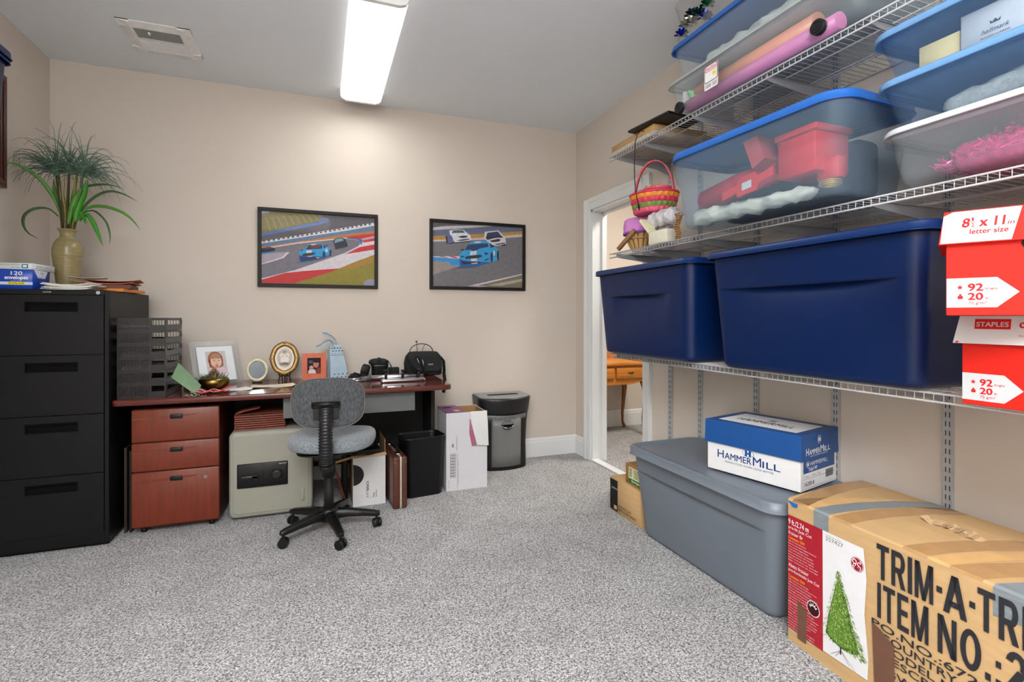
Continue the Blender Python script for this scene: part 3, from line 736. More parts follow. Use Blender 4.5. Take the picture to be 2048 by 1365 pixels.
# top shelf: long wheeled box with pink wrap, blue lidded tote above it
U1 = (1.572, 1.585, 2.1365)
ub = tote('storage_tote', 'long clear wheeled box with pink wrapping roll on the top shelf', U1, -90, .98, .44, .147, clearw, frost, taper=.03, rc=.05, lidh=.014, bot=.03, thick=.002)
for x in (-.415, .31):
    mb = MB().mat(blackm).cyl((x, .026, .027), (x, .046, .027), .026, 28)
    mb.mat(black).lathe_c([(0, 0), (0, 0)], (x, .02, .03), .001, 6, (1, 1, 1))
    mb.tube([(x + .017 * math.cos(a * PI / 10), .0255, .027 + .017 * math.sin(a * PI / 10)) for a in range(21)], .0022, 6)
    mb.tube([(x + .006 * math.cos(a * PI / 6), .0255, .027 + .006 * math.sin(a * PI / 6)) for a in range(13)], .002, 6)
    mb.build('wheel', ub)
FU = FR(.0)
mb = MB().mat(ink(232, 232, 230))
F_ = ((0, .0, 0), (1, 0, 0), (0, 0, 1), (0, -1, 0))
def rl(mb, cx, cz, w_, h_, r, lift): return mb.poly([(cx + x, cz + y) for x, y in rrect(w_ / 2, h_ / 2, r, 5)], F_, lift)
mb.mat(ink(232, 232, 230)); rl(mb, -.165, .063, .082, .104, .008, .001)
mb.mat(ink(60, 40, 60)); rl(mb, -.165, .078, .078, .074, .010, .0016)
mb.mat(ink(236, 236, 236)); rl(mb, -.165, .078, .073, .069, .009, .0022)
mb.mat(ink(214, 40, 60)); rl(mb, -.165, .099, .071, .024, .008, .0028)
mb.mat(ink(240, 235, 235)); rl(mb, -.165, .099, .067, .020, .007, .0032)
mb.mat(ink(200, 30, 50)).text('Sterilite', F_, -.195, .093, .060, .014, lift=.0037, bold=.01)
mb.mat(ink(236, 214, 60)).poly([(-.145 + (.013 if k % 2 else .007) * math.cos(k * PI / 9), .070 + (.013 if k % 2 else .007) * math.sin(k * PI / 9)) for k in range(18)], F_, .0030)
mb.mat(ink(130, 130, 140))
for k in range(9): mb.rect(-.155 + k * .003, -.1538 + k * .003, .018, .034, F_, .0018)
for k in range(4): mb.rect(-.2, -.165, .02 + k * .004, .0215 + k * .004, F_, .0018)
mb.build('label', ub)
pinkroll = mat('pink_gift_wrap', (228, 132, 190), .3, vary=.1, scale=5)
inbox(MB().cyl((-.40, 0, 0), (.36, 0, 0), .029, 24), 'wrapping_roll', 'pink wrapping paper roll lying in the long wheeled box', 'wrapping roll', (.0, .078, .034), TLoc=U1, Tr=-90, m=pinkroll)
orr = mat('orange_gift_wrap', (240, 160, 130), .3, vary=.12, scale=5)
inbox(MB().cyl((-.38, 0, 0), (.25, 0, 0), .038, 24), 'wrapping_roll', 'orange wrapping paper roll behind the pink roll in the wheeled box', 'wrapping roll', (.0, .116, .093), TLoc=U1, Tr=-90, m=orr)
mb = MB(); random.seed(14)
for k in range(26): mb.sphere((random.uniform(0, .05), random.uniform(0, .04), random.uniform(0, .06)), 1, 8, 6, (.012, .010, .011))
inbox(mb, 'gift_bows', 'pale green bows in the left end of the wheeled box', 'bows', (-.41, .075, .05), TLoc=U1, Tr=-90, m=mat('pale_green_bow', (150, 214, 150), .4), kind='stuff')
inbox(MB().bbox(0, .02, 0, .3, 0, .1, .003, 2), 'wrapping_sheet', 'white card sheet standing in the left end of the wheeled box', 'card', (-.444, .075, .018), TLoc=U1, Tr=-90, m=white_p)
U2 = (1.578, 1.565, 2.285)
tote('storage_tote', 'clear tote with sky blue lid stacked on the wheeled box', U2, -90, .98, .42, .170, clearw, bluelid, taper=.04, rc=.045, lidh=.022, thick=.002)
mb = MB(); random.seed(15)
mb.lumpy([(-.36 + k * .03, .0, .0) for k in range(26)], [.01] + [.038 + .006 * math.sin(k * 1.3) for k in range(24)] + [.01], seed=8)
inbox(mb, 'tissue_paper', 'pale crumpled tissue in the sky blue lidded tote', 'tissue', (.0, .125, .062), TLoc=U2, Tr=-90, m=mat('pale_tissue', (196, 206, 200), .8, vary=.12, scale=20))
# bag of bows on the lid
U3 = (1.60, 1.90, 2.4575)
bt = thing('bow_bag', 'open clear bag of foil gift bows on the sky blue lid near the ceiling', 'bag', U3, -90)
lp = []
for z, k in ((0, 1), (.06, 1.04), (.12, 1.0), (.18, 1.05), (.24, 1.12)):
    lp.append([(x * k + .008 * math.sin(5 * y * 20 + z * 30), y * k + .15, z) for x, y in rrect(.17, .11, .05, 5, 3)])
MB().loft(lp, True, False).build('plastic_bag', bt, mat('bag_film', (200, 200, 195), .15, alpha=.12), solid=.001)
def bow(c, m, r=.035, seed=0):
    random.seed(seed); mb = MB()
    for k in range(22):
        a = k * 2.4; e = .15 + 1.2 * (k / 22)
        d = Vector((math.cos(a) * math.cos(e), math.sin(a) * math.cos(e), math.sin(e))); s_ = Vector((-math.sin(a), math.cos(a), 0)) * r * .17
        p0 = Vector((0, 0, 0)); p1 = d * r; p2 = d * r * .55 + Vector((0, 0, r * .25))
        mb.loft([[tuple(q + s_ * kk), tuple(q - s_ * kk), tuple(q - s_ * kk + Vector((0, 0, .0006))), tuple(q + s_ * kk + Vector((0, 0, .0006)))] for q, kk in ((p0, .4), (p1 * .8, 1), (p1, .9), (p2, .3))], True, True, False)
    o = mb.build('bow', None, m); return o
foil = dict(green=mat('green_foil', (20, 110, 70), .2, .8), dark=mat('dark_teal_foil', (30, 62, 66), .2, .8), silver=mat('silver_foil', (190, 186, 170), .2, .9), blue=mat('blue_foil', (30, 50, 160), .2, .8))
for i, (dx, dy, dz, c_) in enumerate([(-.12, .08, .02, 'blue'), (-.08, .075, .045, 'silver'), (-.05, .08, .04, 'silver'), (-.06, .09, .085, 'dark'), (.0, .08, .055, 'dark'), (.05, .085, .07, 'green'), (.09, .085, .085, 'green'), (.02, .1, .03, 'blue')]):
    o = bow((0, 0, 0), foil[c_], .036, i)
    nm = {'blue': ['blue foil gift bow at the left corner of the clear bag', 'blue foil gift bow behind the other bows in the bag'], 'silver': ['silver foil gift bow next to the blue one in the bag', 'silver foil gift bow in the middle of the bag'],
          'dark': ['dark teal foil gift bow on top at the left of the bag', 'dark teal foil gift bow beside the green bows'], 'green': ['green foil gift bow left of the other green one', 'green foil gift bow farthest right in the bag']}[c_]
    tag(o, nm[sum(1 for q in [(-.12, 'blue'), (-.08, 'silver'), (-.05, 'silver'), (-.06, 'dark'), (.0, 'dark'), (.05, 'green'), (.09, 'green'), (.02, 'blue')][:i] if q[1] == c_)], 'bow', at_local(U3, -90, (dx, dy - .045, dz + .045)), 0, 'foil gift bows in the clear bag')

# flat carton, black tray and cable at the left end of the top shelf
t = thing('flat_carton', 'flat brown carton sitting in bubble film at the left end of the top shelf', 'box', (1.665, 2.50, 2.1355), -90)
MB().bbox(-.20, .22, .0, .36, .028, .062, .002, 1).build('carton', t, mat('tan_carton', (176, 138, 88), .6, vary=.08))
mb = MB().mat(mat('bubble_film', (186, 178, 162), .35, vary=.3, scale=160, bump=.8, bscale=300))
mb.bbox(-.206, .226, -.004, .365, .0, .030, .008, 3); mb.build('bubble_film', t)
t = thing('black_tray', 'thin black plastic tray lying on the flat carton on the top shelf', 'tray', (1.635, 2.30, 2.1990), -84)
MB().bbox(-.16, .16, 0, .26, .0, .014, .006, 3).bbox(-.15, .15, .01, .25, .014, .019, .004, 2).build('shell', t, black)
mb = MB().mat(black)
cp = [(1.645, 2.34, 2.17), (1.636, 2.355, 2.18), (1.628, 2.378, 2.165), (1.622, 2.39, 2.12), (1.621, 2.395, 2.0), (1.620, 2.392, 1.93), (1.616, 2.375, 1.85), (1.612, 2.345, 1.775)]
mb.tube(cp, .0026, 8).tube([cp[-1], (1.611, 2.336, 1.752)], .0055, 8).tube([(1.611, 2.336, 1.752), (1.6108, 2.332, 1.740)], .0035, 8)
tag(mb.build('power_cord'), 'thin black cord with plug hanging from the top shelf past the baskets', 'cord')

# ---- middle shelf: baskets, bag, envelope
def woven(mb, cx, cy, z0, z1, r0, r1, cols, n=22, ry=.8, rows=None, amp=.004):
    rows = rows or len(cols)
    for k in range(rows):
        za = z0 + (z1 - z0) * k / rows; zb = z0 + (z1 - z0) * (k + 1) / rows
        lp = []
        for i in range(5):
            f = i / 4; z = za + (zb - za) * f; rr = r0 + (r1 - r0) * ((z - z0) / (z1 - z0)); bul = .0035 * math.sin(PI * f)
            lp.append([(cx + (rr + bul + amp * math.sin(n * 2 * PI * j / 88 + PI * k)) * math.cos(2 * PI * j / 88), cy + ry * (rr + bul + amp * math.sin(n * 2 * PI * j / 88 + PI * k)) * math.sin(2 * PI * j / 88), z) for j in range(88)])
        mb.mat(cols[k % len(cols)]).loft(lp, k == 0, False)
    return mb
pinkw = mat('pink_cane', (214, 52, 84), .5, vary=.15); greenw = mat('green_cane', (112, 142, 62), .5, vary=.15); orw = mat('orange_cane', (232, 142, 46), .5, vary=.12)
magw = mat('rose_cane', (222, 84, 116), .5, vary=.15)
B1 = (1.765, 2.415, 1.745)
t = thing('easter_basket', 'pink and green woven cane basket with tall hoop handle on the middle shelf', 'basket', B1, -60)
mb = MB(); woven(mb, 0, 0, .0, .105, .108, .134, [magw, greenw, pinkw, orw], ry=.85, n=22)
mb.mat(pinkw).tube([(.136 * math.cos(a * PI / 22), .85 * .136 * math.sin(a * PI / 22), .108) for a in range(45)], .006, 6)
mb.build('woven_body', t)
mb = MB(); hp = []
for k in range(25):
    a = PI * k / 24; hp.append((-.118 * math.cos(a), 0, .03 + .27 * math.sin(a) ** .75))
lp = []
for i, p in enumerate(hp):
    tg = (Vector(hp[min(i + 1, 24)]) - Vector(hp[max(i - 1, 0)])).normalized(); nr = Vector((tg.z, 0, -tg.x))
    lp.append([tuple(Vector(p) + Vector((0, s1 * .013, 0)) + nr * s2 * .0025) for s1, s2 in ((-1, -1), (1, -1), (1, 1), (-1, 1))])
mb.loft(lp); mb.build('handle', t, mat('rose_band', (224, 98, 118), .4, vary=.08))
t2 = thing('small_basket', 'small rose pink woven basket nested inside the hoop handled basket', 'basket', at_local(B1, -60, (.018, 0, .109)), -60)
mb = MB(); woven(mb, 0, 0, 0, .036, .07, .078, [mat('dusty_rose', (206, 104, 120), .6, vary=.15), magw], rows=2, n=30, amp=.002); mb.build('woven_body', t2)
mb = MB(); random.seed(31)
for k in range(16): mb.sphere((random.uniform(-.05, .03), random.uniform(-.05, .03), random.uniform(0, .012)), .006, 8, 6)
mb.build('gold_beads', t2, mat('gold_beads', (226, 206, 130), .2, .8)).location = (0, 0, .038)
# wooden basket with purple liner
B2 = (1.775, 2.565, 1.5505)
t = thing('splint_basket', 'light wood splint basket with purple cloth liner at the end of the middle shelf', 'basket', B2, -75)
ZS = Matrix.Diagonal((.92, .92, 1.12, 1))
splint = mat('pine_splint', (200, 158, 98), .55, vary=.12, scale=8)
mb = MB()
for k in range(14):
    a0 = 2 * PI * k / 14; lp = []
    for i in range(7):
        f = i / 6; rr = .058 + .045 * math.sin(f * PI / 2); z = .004 + .105 * f
        lp.append([(rr * math.cos(a0 + d_), .8 * rr * math.sin(a0 + d_), z) for d_ in (-.2, 0, .2)] + [((rr - .003) * math.cos(a0 + d_), .8 * (rr - .003) * math.sin(a0 + d_), z) for d_ in (.2, 0, -.2)])
    mb.loft(lp)
mb.lathe_c([(0, -1), (1, -1), (1, 1), (0, 1)], (0, 0, .006), .004, 24, (14, 11.5, 1))
mb.tube([(.105 * math.cos(a * PI / 22), .084 * math.sin(a * PI / 22), .066) for a in range(45)], .004, 5)
sp_ = mb.build('splint_body', t, splint); sp_.data.transform(ZS)
lp = []
for z, r_ in ((.095, .108), (.11, .112), (.14, .112), (.168, .106), (.172, .098), (.16, .09)):
    lp.append([(r_ * (1 + .02 * math.sin(9 * j * 2 * PI / 48)) * math.cos(2 * PI * j / 48), .8 * r_ * (1 + .02 * math.sin(9 * j * 2 * PI / 48)) * math.sin(2 * PI * j / 48), z) for j in range(48)])
MB().loft(lp, False, True).build('liner', t, mat('purple_cloth', (204, 132, 200), .85, vary=.08)).data.transform(ZS)
mb = MB(); mb.tube([(.112 * math.cos(a * PI / 22), .09 * math.sin(a * PI / 22), .096) for a in range(45)], .005, 6, flat=1.4); mb.build('liner_hem', t, mat('violet_hem', (138, 62, 160), .8)).data.transform(ZS)
mb = MB(); mb.M = Matrix.Rotation(math.radians(52), 4, 'Y'); mb.bbox(-.012, .012, -.018, .0, -.075, .085, .002, 1); mb.M = Matrix.Identity(4)
o = mb.build('handle', t, mat('brown_wood_band', (140, 104, 64), .6, vary=.12)); o.location = (-.02, -.092, .06)
mb = MB().lumpy([(-.115 + .0115 * i, 0, .045) for i in range(21)], [.012, .03] + [.043 + .004 * math.sin(i) for i in range(17)] + [.04, .015], n=24, amp=.2, seed=41, sc=(1, .95))
tag(mb.build('plastic_bag', None, mat('white_film', (228, 226, 230), .22, vary=.06, scale=16, bump=.5, bscale=30, alpha=.85)), 'crinkled white plastic bag beside the woven baskets', 'bag', (1.742, 2.295, 1.654), -93)
t = thing('paper_bag', 'cream paper envelope leaning on the baskets at the shelf edge', 'envelope', (1.672, 2.265, 1.5505), -90)
mb = MB().bbox(-.078, .078, 0, .07, 0, .075, .010, 3); mb.build('pouch', t, mat('cream_paper_bag', (222, 218, 198), .7, vary=.04, bump=.2, bscale=30))
mb = MB().prism([(-.160, .150), (-.148, .160), (-.060, .078), (-.076, .068)], (0, 0, 0), (1, 0, 0), (0, 0, 1), (0, 1, 0), .05); mb.build('flap', t, mat('pale_yellow_paper', (232, 226, 186), .7))
mb = MB(); random.seed(40)
for k in range(11):
    mb.tube([(.005 * math.sin(k) + .012 * math.cos(a * .9), .012 * math.sin(a * .9), k * .012 + a * .0012) for a in range(9)], .0028, 6)
tag(mb.build('gold_ribbon'), 'curled gold ribbon tucked between the baskets and the clear tote', 'ribbon', (1.665, 2.085, 1.5505), 0).data.materials.append(mat('gold_cord', (190, 130, 46), .35, .4))

# ---- red paper boxes on the lowest shelf
redbox = mat('red_paper_carton', (206, 38, 28), .6, spec=.15, vary=.03, scale=6)
whbox = mat('white_carton', (210, 210, 210), .5, vary=.02)
def paper_box(label, loc, rz, h, lidwhite):
    t = thing('paper_box', label, 'box', loc, rz, 'red copy paper boxes')
    L_, D_ = .43, .275; hl = .075 if not lidwhite else .068; zb = h - hl
    MB().box(0, L_, 0, D_, 0, zb + .02).build('carton', t, redbox, bevel=.002)
    lm = whbox if lidwhite else redbox
    mb = MB().mat(lm)      # slightly flared lid
    lp = [[(-.012 + (0 if z else 0), -.010, z) for z in (0,)] for _ in (0,)]
    a0, a1 = .013, .003
    rings = []
    for z, e in ((zb, a0), (h - .001, a1), (h, a1 - .001)):
        rings.append([(L_ + e, D_ + e, z), (-e, D_ + e, z), (-e, -e, z), (L_ + e, -e, z)])
    mb.loft(rings, True, True, False); mb.build('lid', t)
    mb = MB()
    FL = ((0, -a0, zb), (1, 0, 0), (0, (a0 - a1) / hl, 1), (0, -1, 0))
    F0 = FR(-.0)
    W_ = ink(196, 196, 198); R_ = ink(204, 30, 34)
    if not lidwhite:
        mb.mat(W_).poly([(-.010, .002), (.107, .002), (.124, hl - .002), (.012, hl - .002), (-.004, hl - .010)], FL, .0006)
        mb.mat(R_).text('8', FL, .028, .036, .0125, .020, .0012, bold=.03, shear=.15).text('x 11', FL, .056, .036, .042, .020, .0012, bold=.03, shear=.15).text('in', FL, .101, .036, .011, .008, .0012, shear=.2, bold=.01)
        mb.text('1', FL, .044, .049, .003, .008, .0012, bold=.01).text('2', FL, .043, .036, .005, .008, .0012, bold=.01).rect(.042, .050, .0462, .0472, FL, .0012)
        mb.text('letter size', FL, .040, .020, .062, .011, .0012, bold=.02, shear=.1)
        mb.mat(W_).poly([(.145, .034), (.25, .034), (.25, .060), (.145, .060)], FL, .0006).mat(redbox).poly([(.1465, .0355), (.2485, .0355), (.2485, .0585), (.1465, .0585)], FL, .0009)
        mb.mat(W_).text('STAPLES', FL, .155, .0405, .085, .013, .0014, bold=.03)
    else:
        mb.mat(R_).rect(.030, .100, .036, .060, FL, .0006).mat(W_).text('STAPLES', FL, .034, .042, .062, .011, .0012, bold=.03)
        mb.mat(R_).text('copy paper', FL, .116, .034, .11, .018, .0008, bold=.03).text('for basic, high-volume printing', FL, .116, .018, .13, .006, .0008)
        mb.poly([(-.008, .001), (-.002, .001), (.001, .005), (-.006, .005)], FL, .0006)
    z0 = .018 if not lidwhite else .012
    mb.mat(W_).poly([(0.001, z0), (.085, z0), (.12, z0 + .033), (.085, z0 + .066), (.001, z0 + .066)], F0, .0006)
    mb.mat(R_).text('92', F0, .038, z0 + .037, .024, .016, .0012, bold=.04).text('bright', F0, .066, z0 + .038, .020, .006, .0012).text('20', F0, .038, z0 + .017, .024, .015, .0012, bold=.04).text('lb', F0, .066, z0 + .018, .005, .005, .0012)
    mb.text('75 g/m²', F0, .038, z0 + .005, .030, .008, .0012)
    mb.poly([(.024 + (.006 if k % 2 == 0 else .0025) * math.sin(k * PI / 5), z0 + .045 + (.006 if k % 2 == 0 else .0025) * math.cos(k * PI / 5)) for k in range(10)], F0, .0012)
    mb.rect(.020, .029, z0 + .019, .026 + z0 , F0, .0012).rect(.0225, .0265, z0 + .026, z0 + .030, F0, .0012)
    mb.mat(W_).text('5000 sheets', F0, .132, z0 + .036, .085, .011, .0006, bold=.02).text('white', F0, .132, z0 + .018, .038, .011, .0006, bold=.02)
    mb.build('printing', t)
    mb = MB().mat(mat('hole_dark', (18, 12, 12), .9))
    zc = zb - .012
    mb.poly([(.125, zc + .012), (.122, zc + .004), (.127, zc - .006), (.137, zc - .010), (.165, zc - .010), (.170, zc - .018), (.182, zc - .023), (.195, zc - .016), (.205, zc - .010), (.235, zc - .010), (.245, zc), (.242, zc + .012)], F0, .0008)
    mb.build('hand_hole', t)
    return t
paper_box('red copy paper box with white lid under the other red paper box', (1.505, .80, .9485), -90, .219, True)
paper_box('upper red copy paper box with a white letter size panel on its lid', (1.343, .745, 1.168), -62, .236, False)

# ============================================================ floor at the right
hmb = mat('carton_blue', (14, 74, 140), .42, vary=.04); hmw = mat('carton_white', (224, 224, 224), .5, vary=.02)
t = thing('paper_carton', 'blue lidded white printer paper carton standing on the grey tote', 'box', (1.660, 1.877, .4760), -76.8)
MB().box(.003, .418, .003, .297, 0, .16).build('carton', t, hmw, bevel=.002)
mb = MB().mat(hmb)
mb.loft([[(x, y, z) for x, y in ((.424 + e, .303 + e), (-.004 - e, .303 + e), (-.004 - e, -.004 - e), (.424 + e, -.004 - e))] for z, e in ((.122, .002), (.221, 0), (.223, -.002))], True, True, False)
mb.build('lid', t)
mb = MB()
T = ((0, 0, .223), (1, 0, 0), (0, 1, 0), (0, 0, 1)); SD = ((.421, 0, 0), (0, 1, 0), (0, 0, 1), (1, 0, 0)); SL = ((.4265, 0, 0), (0, 1, 0), (0, 0, 1), (1, 0, 0))
BL = ink(28, 56, 116); W_ = ink(228, 228, 228)
def hlogo(mb, F, cx, cz, r, dark, light, lift=.0006, ry=None):
    ry = ry or r * .95
    mb.mat(dark).ell(cx, cz, r, ry, F, lift).mat(light).ell(cx, cz, r * .92, ry * .9, F, lift + .0004).mat(dark)
    a = r * .55
    for sx in (-1, 1):
        mb.poly([(cx + sx * a, cz + a * .9), (cx + sx * a * .25, cz + a * .9), (cx + sx * a * .25, cz + a * .45), (cx, cz + a * .15), (cx, cz - a * .15), (cx + sx * a * .25, cz - a * .4), (cx + sx * a * .25, cz - a * .9), (cx + sx * a, cz - a * .9)][::(1 if sx < 0 else -1)], F, lift + .0008)
mb.mat(W_).rect(.035, .385, .035, .255, T, .0006).mat(ink(40, 44, 52)).text('HAMMERMILL', T, .085, .10, .25, .045, .0012, bold=.01)
hlogo(mb, T, .21, .18, .02, ink(40, 44, 52), W_, .0012)
F3 = FR(.0025)
mb.mat(BL).text('H', F3, .055, .060, .030, .034, bold=.01).text('AMMER', F3, .090, .060, .125, .027, bold=.015).text('M', F3, .222, .060, .036, .036, bold=.01).text('ILL', F3, .264, .060, .075, .027, bold=.01).text('MAKES YOUR WORK LOOK BETTER', F3, .092, .044, .22, .0075)
hlogo(mb, F3, .20, .1045, .026, ink(20, 80, 150), W_, .0006, .0145)
mb.mat(W_).text('H', SL, .028, .142, .020, .027, bold=.01).text('AMMER', SL, .052, .142, .085, .020, bold=.01).text('M', SL, .142, .142, .026, .028, bold=.01).text('ILL', SL, .172, .142, .05, .020, bold=.01).text('MAKES YOUR WORK LOOK BETTER', SL, .06, .133, .14, .005)
hlogo(mb, SL, .132, .195, .017, W_, hmb, .0006)
mb.mat(hmb).rect(.02, .27, .070, .122, SD, .0006).mat(W_).text('HAMMERMILL', SD, .07, .096, .14, .016, .0012).text('Tidal MP', SD, .055, .076, .07, .014, .0012, bold=.02)
hlogo(mb, SD, .05, .104, .013, W_, hmb, .0012)
mb.mat(W_).rect(.02, .27, .012, .070, SD, .0006).mat(ink(40, 46, 60)).text('16200-8', SD, .026, .020, .075, .016, .0012, bold=.01).text('8.5x11  |  20 lb  |  75g', SD, .03, .052, .12, .008, .0012).rect(.02, .27, .047, .048, SD, .0012)
for k in range(16): mb.rect(.195 + k * .004, .195 + k * .004 + (.0022 if k % 3 else .003), .03, .062, SD, .0012)
mb.build('printing', t)

# clay target carton and small ammunition carton behind the grey tote
t = thing('clay_target_carton', 'brown carton with black end panel on the floor behind the grey tote', 'box', (1.65, 2.692, 0), -90)
MB().bbox(0, .315, 0, .26, 0, .2, .002, 1).build('carton', t, kraft)
mb = MB().mat(ink(28, 27, 28)).rect(.001, .083, .008, .19, FR(-.0008)).text('SPORTING CLAYS', FR(-.0008), .092, .042, .13, .013).text('SKEET & TRAP TARGETS', FR(-.0008), .092, .022, .18, .013)
mb.mat(ink(190, 170, 140)).text('CHAMPION', FR(-.0014), .02, .135, .075, .010, .0004, bold=.02).rect(.045, .075, .018, .04, FR(-.0014)).mat(ink(40, 36, 32)).rect(.02, .30, .10, .101, ((0, 0, .2005), (1, 0, 0), (0, 1, 0), (0, 0, 1)), .0003)
mb.build('printing', t)
t = thing('ammunition_carton', 'small brown carton with green and cream label on the clay target carton', 'box', (1.672, 2.560, .2012), -90)
MB().bbox(0, .165, 0, .22, 0, .113, .002, 1).build('carton', t, mat('kraft_small', (172, 126, 72), .7, vary=.05))
mb = MB().mat(ink(222, 222, 176)).rect(.033, .16, .032, .098, FR(-.0006)).mat(ink(38, 118, 40)).rect(.033, .16, .008, .034, FR(-.0008))
mb.mat(ink(236, 236, 226)).text('Remington', FR(-.0008), .062, .012, .09, .018, shear=.3, bold=.02).mat(ink(84, 96, 60))
for k in range(5): mb.rect(.04, .065, .045 + k * .010, .050 + k * .010, FR(-.0008)); mb.rect(.085, .13, .045 + k * .010, .049 + k * .010, FR(-.0008))
mb.build('label', t)

# ---- the tree carton
TA, TRot = (1.585, 1.377, 0), -93.8
t = thing('tree_carton', 'big taped brown artificial tree carton in the right foreground', 'box', TA, TRot)
Lc, Dc = 1.30, .41
prof = [(0, 0), (0, .503), (.004, .510), (.06, .519), (.15, .527), (.28, .530), (.40, .524), (.41, .515), (.41, 0)]
def arc_strip(mb, x0, x1, lift, y0=0.0, y1=.40, drop=None, skew=0.0):
    pts = [(y, z) for y, z in prof[1:8] if y <= y1 + 1e-6]
    if y0 > 0: pts = [(y0, .503 + .02 * min(1, y0 / .1))] + [p for p in pts if p[0] > y0]
    lp = []
    if drop is not None: lp.append([(x0, -lift, drop), (x1, -lift, drop + .008)])
    for y, z in pts: lp.append([(x0 + skew * y, y - (lift if y < .002 else 0), z + lift), (x1 + skew * y, y - (lift if y < .002 else 0), z + lift)])
    return mb.loft(lp, False, False, False, closed=False)
cb = MB().mat(kraft); lp = []
for i in range(27):
    x = Lc * i / 26; lp.append([(x, y + (.0025 * math.sin(x * 9 + 1) if y < .01 and .05 < z < .45 else 0), z) for y, z in prof])
cb.loft(lp, True, True, False).build('carton', t)
duct = mat('grey_duct_tape', (126, 134, 138), .32, vary=.12, scale=30, stretch=(1, 12, 12)); pack = mat('brown_packing_tape', (178, 138, 92), .22, vary=.06)
packd = mat('dark_packing_tape', (108, 74, 56), .25, vary=.06); packl = mat('tan_packing_tape', (214, 170, 112), .2, vary=.05)
for x0, x1, dr, sk in ((.109, .166, .42, .25), (.623, .690, .433, .5)):
    arc_strip(MB(), x0, x1, .0012, drop=dr, skew=sk).build('duct_tape', t, duct, solid=.0006)
for x0, x1, sk, m_ in ((.02, .085, -.15, pack), (.18, .245, .2, pack), (.405, .47, .35, pack), (.525, .60, .45, pack), (.475, .522, .4, packl), (.02, .10, .5, packl)):
    arc_strip(MB(), x0, x1, .0006, skew=sk).build('packing_tape', t, m_)
mb = MB(); mb.poly([(-.002, .502), (.045, .50), (.04, .486), (.022, .484)], FR(-.0015)).build('blue_tape', t, mat('blue_tape', (30, 104, 190), .5))
mb = MB().mat(packd).poly([(.318, .245), (.345, .235), (.385, .21), (.388, .0), (.328, .0)], FR(-.0048)); mb.build('packing_tape', t)
# printed label
F_ = FR(-.0032)
mb = MB().mat(mat('label_white', (224, 224, 226), .4, vary=.02)).poly([(.146, .05), (.303, .055), (.306, .12), (.293, .25), (.300, .36), (.290, .452), (.146, .452)], F_)
mb.mat(mat('label_red', (168, 16, 38), .35, vary=.03)).poly([(.003, .047), (.148, .047), (.146, .452), (.003, .452)], F_, .0003)
WT = ink(232, 226, 226)
L = .0009
mb.mat(WT).text('9 ft./2.74 m', F_, .006, .420, .085, .019, L, bold=.01).text('pre-lit Just Cut', F_, .006, .401, .098, .014, L).text('froiser fir', F_, .006, .384, .062, .013, L)
mb.text('Abeto froisier', F_, .006, .268, .085, .014, L).text('pre-iluminado Just Cut', F_, .006, .249, .128, .014, L)
mb.mat(ink(240, 150, 30)).text('Constant ON', F_, .006, .368, .068, .010, L, bold=.02).text('Constant ON', F_, .006, .231, .068, .010, L, bold=.02)
mb.mat(WT)
random.seed(2)
for z0, n in ((.358, 8), (.221, 9), (.140, 4), (.100, 7)):
    for k in range(n):
        words = random.choice(['Lights stay lit when bulb burns out', 'Luces permanecen encendidas', 'Easy to assemble hinged branches', 'Energy saving clear lights', 'Bajo consumo de energia'])
        mb.text(words, F_, .006, z0 - k * .0098, random.uniform(.07, .125), .0046, L)
mb.mat(packd).poly([(.045, .03), (.082, .03), (.085, .145), (.045, .165)], F_, .0014)
mb.mat(WT).ell(.110, .168, .026, .026, F_, L).mat(ink(60, 16, 24)).ell(.110, .168, .0235, .0235, F_, L + .0004)
mb.mat(WT)
for k in range(5):
    a = math.radians(30 + k * 30); mb.poly([(.110 + .021 * math.cos(a), .168 + .021 * math.sin(a)), (.110 + .010 * math.cos(a + .35), .168 + .010 * math.sin(a + .35)), (.110 + .010 * math.cos(a - .35), .168 + .010 * math.sin(a - .35))], F_, L + .0008)
mb.mat(ink(110, 112, 116)).text('257427', F_, .158, .424, .064, .013, L).text('MADE IN CHINA', F_, .158, .440, .06, .003, L)
mb.mat(ink(150, 20, 44)).ell(.270, .394, .0215, .0225, F_, L).mat(WT).ell(.270, .394, .0200, .0210, F_, L + .0003).mat(ink(150, 20, 44)).ell(.270, .394, .0188, .0198, F_, L + .0006)
mb.build('label', t)
mb = MB().mat(WT)      # script monogram strokes inside the roundel
def stroke(mb, pts, r, F, lift):
    o, u, v, n_ = map(Vector, F); return mb.tube([o + u * a + v * b + n_ * lift for a, b in pts], r, 5)
stroke(mb, [(.262 + .0062 * math.cos(a), .401 + .0062 * math.sin(a)) for a in [x * .42 for x in range(-1, 14)]] + [(.266, .392), (.262, .385), (.257, .387), (.259, .392), (.268, .396)], .0011, F_, .002)
stroke(mb, [(.277 + .005 * math.cos(a), .397 + .0055 * math.sin(a)) for a in [x * .42 + .3 for x in range(0, 12)]] + [(.272, .386), (.279, .383), (.283, .389), (.278, .391)], .0011, F_, .002)
for k in range(4):
    a = k * PI / 2 + .5; stroke(mb, [(.270 + .0168 * math.cos(a + d_), .394 + .0178 * math.sin(a + d_)) for d_ in (0, .25, .5)], .0008, F_, .002)
mb.build('monogram', t)
